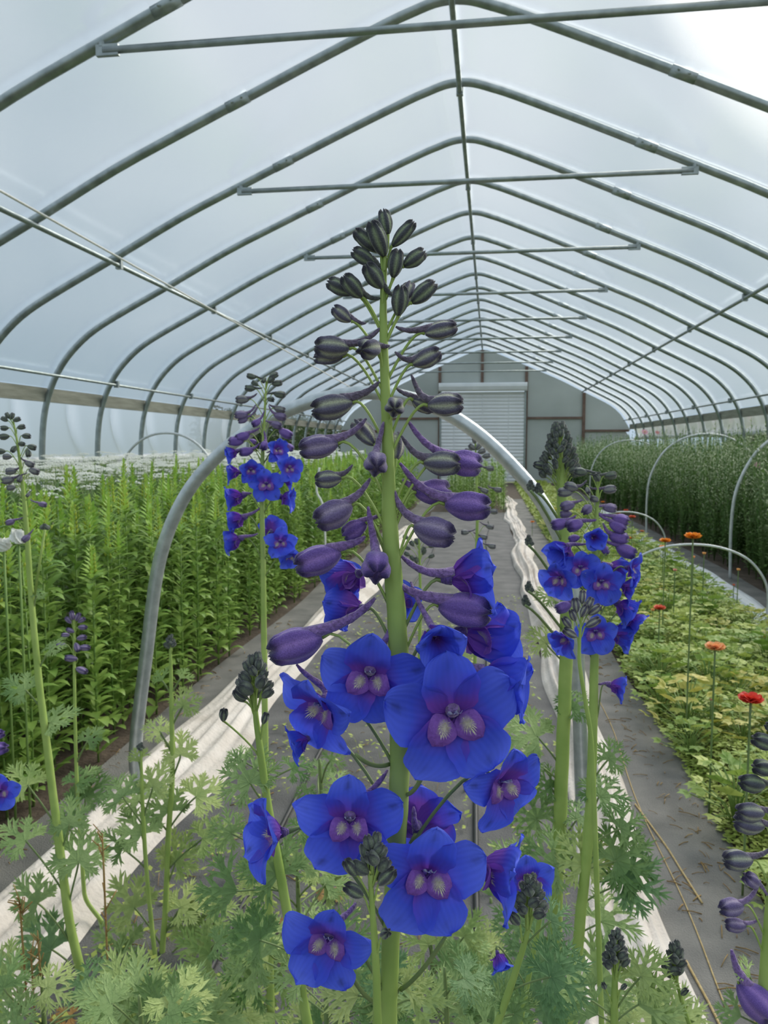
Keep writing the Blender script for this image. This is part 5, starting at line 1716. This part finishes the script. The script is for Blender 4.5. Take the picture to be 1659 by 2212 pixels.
for n_, (x, y) in enumerate(rsp[:230]):
    yel = (rs.random() < .12) or (1.05 < x < 1.6 and 2.9 < y < 3.9 and rs.random() < .55)
    mk = 'ran_yellow' if yel else 'ran_leaf'
    mi_ = rs.randrange(3)
    parts_ = MOUND[mk][mi_]
    e_ = place_copy('ranunculus_plant', parts_[:1] if n_ < 45 else parts_, x, y, rs.uniform(0, 6.28), rs.uniform(.75, 1.25),
               'low ranunculus plant with yellowed leaves' if yel else 'low ranunculus plant with fresh green leaves', 'ranunculus', 'yellowing ranunculus plants' if yel else 'green ranunculus plants')
    if n_ < 45:
        for (c_, s_, a_, p_) in MOUND_LAY[mi_]:
            o = bpy.data.objects.new('leaf', TRI[mk]); COL.objects.link(o); o.parent = e_
            o.matrix_basis = Matrix.Translation(c_) @ Matrix.Rotation(a_, 4, 'Z') @ Matrix.Rotation(p_, 4, 'X') @ Matrix.Scale(s_, 4)
# chickweed and grass between them
def weed_patch(n, box, seed, size, label, zmax):
    r = np.random.RandomState(seed)
    V, Fc = [], []
    x0, x1, y0, y1 = box
    pts = np.stack([x0 + (x1 - x0) * r.rand(n), y0 + (y1 - y0) * r.rand(n) ** 1.6], 1)
    b = 0
    for i in range(n):
        x, y = pts[i]
        if in_cover(x, y, .03): continue
        if zmax < .1 and (abs(x + .62) < .035 or abs(x + .02) < .035): continue
        gh = ground_h(x, y)
        cl = .5 + .5 * math.sin(x * 7 + 3 * math.sin(y * 2.3)) * math.cos(y * 4.1 + x * 3)
        edge = min(1, (x - x0) / .15)
        z = zmax * (r.rand() ** .7) * (.4 + .6 * cl) * edge
        a = r.rand() * 6.28; p_ = (r.rand() - .3) * .9
        s = size * (.6 + .8 * r.rand()) * (1 + y * .10)
        d = np.array([math.cos(a), math.sin(a), p_]) ; d /= np.linalg.norm(d)
        e = np.array([-math.sin(a), math.cos(a), 0])
        c = np.array([x, y, gh + z + .006])
        q = [c, c + d * s * .5 + e * s * .33, c + d * s, c + d * s * .5 - e * s * .33]
        V += [tuple(t) for t in q]
        Fc.append((b, b + 1, b + 2, b + 3)); b += 4
        if i % 3 == 0:
            g = np.array([x + .01, y, gh])
            V += [tuple(g - e * .0012), tuple(g + e * .0012), tuple(c)]
            Fc.append((b, b + 1, b + 2)); b += 3
    me = bpy.data.meshes.new('chickweed'); me.from_pydata(V, [], Fc); me.materials.append(M['weed'])
    at_ = me.attributes.new('Col', 'FLOAT_COLOR', 'POINT')
    at_.data.foreach_set('color', np.ones(b * 4, np.float32))
    o = link('chickweed', me)
    return tag(o, label, 'weeds', kind='stuff')
weed_patch(100000, (.72, 1.66, 1.6, 13.9), 1, .015, 'small leafed chickweed and grass covering the ranunculus bed', .20)
weed_patch(2500, (-.95, .28, 1.0, 6.0), 2, .016, 'scattered small weeds on the dark bed fabric', .05)
weed_patch(16000, (.72, 1.66, 13.95, 24.2), 3, .020, 'yellow green grass before the end wall', .14)

# ranunculus blossoms -----------------------------------------------
def ran_bloom(px, py, diam, col, label, bud=False, real=.062, lean=0.0):
    y_ = (real * (.55 if bud else 1)) * FPX / diam
    c = on_y(px, py, y_)
    if c.z < .18:                        # must stand above the leaves
        c = on_ground(px, py, .2); y_ = c.y
    e = thing('ranunculus_flower', (c.x + lean, c.y, 0), label, 'flower')
    MB().tube(bez((c.x + lean, c.y, 0), (c.x + lean, c.y, c.z * .5), (c.x, c.y, c.z * .7), c, 7), .0032, 6).obj('stem', M['hedge_stem'], e)
    r = diam / 2 / FPX * y_
    rr = random.Random(int(px * 3 + py))
    rings = ((3, .5, .12), (5, .75, .42), (7, .95, .75), (7, 1.05, 1.05)) if not bud else ((3, .8, .2), (4, 1.0, .45))
    for (n, ln, tilt) in rings:
        for k in range(n):
            a = 2 * math.pi * k / n + ln * 3 + rr.uniform(-.2, .2)
            d = Vector((math.cos(a), math.sin(a), 0)); s_ = Vector((-math.sin(a), math.cos(a), 0))
            y1 = d * math.sin(tilt) + Vector((0, 0, math.cos(tilt))); nn = y1.cross(s_)
            mb = MB(); v = []
            for i in range(4):
                t = i / 3
                w = (.28, .62, .66, .34)[i] * ln
                for q in (-1, 0, 1):
                    v.append(c + (y1 * t * ln + s_ * q * w * .8 - nn * (q * q * w * .35 + .12 * t * t)) * r - Vector((0, 0, r * .25)))
            f = [(i * 3 + j, i * 3 + j + 1, i * 3 + j + 4, i * 3 + j + 3) for i in range(3) for j in range(2)]
            o = mb.add(v, f, (1, 1, 1, 1)).obj('petal', M['ran_petal'], e)
            o.color = (*[min(1, ch * rr.uniform(.9, 1.1)) for ch in col], 1)
    MB().tube([c - Vector((0, 0, r * .3)), c + Vector((0, 0, r * .1))], [r * .22, r * .16], 8, True, (.10, .16, .03, 1)).obj('flower_centre', M['lace_white'], e)
ORANGE, PEACH, RED, CORAL, PINK = (.85, .30, .04), (.88, .45, .20), (.72, .07, .045), (.78, .18, .10), (.75, .36, .28)
for a in ((1622, 1508, 50, RED, 'bright red ranunculus blossom, the reddest in the bed'), (1545, 1396, 41, PEACH, 'wide peach ranunculus blossom low over the yellowing leaves'),
          (1497, 1157, 34, ORANGE, 'golden orange ranunculus blossom on a tall stem before the hedge bed'), (1437, 1167, 23, ORANGE, 'deep orange ranunculus blossom next to the wire hoop top'),
          (1433, 1181, 17, PEACH, 'pale orange ranunculus blossom touching the top of the wire hoop'), (1425, 1312, 25, CORAL, 'flat coral red ranunculus blossom in mid bed'),
          (1366, 1116, 14, CORAL, 'small coral ranunculus blossom beside the far wire hoop'), (1352, 1102, 10, CORAL, 'tiny coral ranunculus blossom by the far strip of plastic'),
          (1335, 1108, 10, ORANGE, 'tiny orange ranunculus blossom by the compact blue delphinium'), (1387, 1147, 9, PEACH, 'tiny peach ranunculus blossom above the pale plastic strip'),
          (1360, 1162, 12, ORANGE, 'small orange ranunculus blossom behind the purple buds'), (1150, 1127, 9, ORANGE, 'tiny orange ranunculus blossom near the low hoop leg'),
          (1234, 1197, 9, ORANGE, 'tiny orange ranunculus blossom behind the compact blue delphinium'), (1302, 1084, 8, ORANGE, 'tiny orange ranunculus blossom at the far end of the bed')):
    ran_bloom(*a)
for a in ((1498, 1204, 11, PEACH, 'round peach ranunculus bud below the golden blossom'), (1521, 1196, 11, PEACH, 'round pale ranunculus bud on a bare tall stem'), (1595, 1231, 11, PEACH, 'round yellowish ranunculus bud under the wire hoop'),
          (1458, 1232, 12, PINK, 'pink half open ranunculus bud above the chickweed'), (1585, 1264, 8, CORAL, 'tiny coral ranunculus bud near the foot of the wire hoop'), (1410, 1318, 12, PEACH, 'cream ranunculus bud beside the coral blossom'),
          (1536, 1512, 9, PINK, 'small pink ranunculus bud on a bending dry stem')):
    ran_bloom(*a, bud=True)

# dry straw on the fabrics
def straw(n, box, seed, label):
    r = random.Random(seed)
    mb = MB()
    for i in range(n):
        x, y, a = r.uniform(box[0], box[1]), box[2] + (box[3] - box[2]) * r.random() ** 1.5, r.uniform(0, 6.28)
        l = r.uniform(.01, .06)
        if in_cover(x, y, .07) or abs(x + .62) < .09 or abs(x + .02) < .09: continue
        x2, y2 = x + math.cos(a) * l, y + math.sin(a) * l
        p0 = Vector((x, y, ground_h(x, y) + .0015)); p1 = Vector((x2, y2, ground_h(x2, y2) + .0015 + r.uniform(0, .004)))
        mb.tube([p0, p0.lerp(p1, .5) + Vector((0, 0, .003)), p1], r.uniform(.0006, .0018), 3)
    o = mb.obj('dry_straw', M['dry'])
    return tag(o, label, 'straw', kind='stuff')
straw(450, (.47, .70, 1.2, 6.0), 3, 'dry bits of straw scattered on the grey path fabric')
straw(900, (-.95, .28, .8, 5.0), 4, 'dry straw and stem bits scattered over the dark bed fabric')
straw(250, (-1.41, -1.2, 1.2, 5.0), 5, 'dry leaf litter along the foot of the snapdragons')

# dry sticks and old stalks in the left corner
rs = random.Random(31)
for i, (x, y0, y1) in enumerate(((225, 1800, 2120), (70, 2050, 2230), (85, 2010, 2180), (45, 1940, 2010), (40, 2120, 2230))):
    d = 1.45
    e = thing('dry_stalk', (at(x + 10, y1, d).x, at(x + 10, y1, d).y, 0), 'brittle tan dead stalk, number of thin twigs on it' if False else ('brittle tan dead stalk beside the slim dark spire', 'brittle dead stalk in the near leaves at the white row cover', 'tall dead twig leaning in the white row cover corner', 'short dead twig on the white row cover', 'stubby dead stalk under the pale leaves')[i], 'dead stalk')
    a_, b_ = at(x - 4, y0, d), at(x + 10, y1, d)
    b2 = Vector((b_.x, b_.y, 0))
    MB().tube(bez(b2, b2.lerp(a_, .3), a_.lerp(b_, .3), a_, 8), [.002] * 8 + [.001], 5).obj('stem', M['dry'], e)
    for k in range(14):
        c = a_.lerp(b_, rs.random() * .8)
        MB().tube([c, c + Vector((rs.uniform(-.02, .02), rs.uniform(-.02, .02), rs.uniform(.005, .03)))], .0012, 4).obj('twig', M['dry'], e)
# withered leaves on the ground
for i, (px, py, r, lab) in enumerate(((712, 1930, 40, 'crumpled yellow withered leaf behind the open blossoms'), (150, 2190, 45, 'brown withered leaf near the dead stalks'), (590, 1990, 40, 'brown withered leaf under the delphinium clump'))):
    d = 1.6
    c = on_ground(px, py, .03); d = (c - CAM).dot(FWD)
    m = Matrix.Translation((c.x, c.y, ground_h(c.x, c.y) + .012)) @ Matrix.Rotation(i * 2.0, 4, 'Z') @ Matrix.Rotation(.12, 4, 'X') @ Matrix.Scale(r / FPX * d, 4)
    tag(link('withered_leaf', make_leaf(60 + i, 5, 1.4).mesh('withered_leaf', M['dry']), None, m), lab, 'leaf')

# ------------------------------------------------------------------ trees outside the side curtains
M['bark'] = surf_mat('bark', (0.05, 0.035, 0.025), (0.11, 0.08, 0.06), 12, 0.9, 0, .5)
M['tree_leaf'] = leaf_mat('tree_leaf', (0.03, 0.06, 0.02), (0.09, 0.14, 0.05), .25, .5, .6, 2)
rs = random.Random(41)
def tree(x, y, h, label):
    e = thing('shade_tree', (x, y, 0), label, 'tree', 'trees outside the greenhouse')
    MB().tube([(x, y, -.02), (x + .1, y, h * .4), (x + .15, y + .1, h * .8)], [.14, .10, .04], 7).obj('trunk', M['bark'], e)
    V, Fc, b = [], [], 0
    n = 2600
    for i in range(n):
        u = rs.random(); a = rs.uniform(0, 6.28); q = rs.uniform(-1, 1)
        rad = h * .42 * u ** .4
        sx = math.sqrt(1 - q * q)
        c = Vector((x + rad * sx * math.cos(a), y + rad * sx * math.sin(a), h * .52 + rad * q * 1.05))
        if c.z < .1: continue
        d = Vector((rs.uniform(-1, 1), rs.uniform(-1, 1), rs.uniform(-.6, .6))).normalized(); e2 = d.orthogonal().normalized()
        s = rs.uniform(.10, .2)
        V += [tuple(c), tuple(c + d * s * .5 + e2 * s * .3), tuple(c + d * s), tuple(c + d * s * .5 - e2 * s * .3)]
        Fc.append((b, b + 1, b + 2, b + 3)); b += 4
    MB().add(V, Fc).obj('crown', M['tree_leaf'], e)
for k in range(9):
    tree(9.5 + rs.uniform(-.5, 1.5), 7 + k * 3.4, 2.0 + rs.uniform(0, .3), 'dark leafy tree outside the curtain of the hedge bed')
for k in range(6):
    tree(-9.0 + rs.uniform(-1.5, .5), 28 + k * 2.6, 2.6 + rs.uniform(0, .4), 'dark leafy tree outside the curtain of the lace flowers')
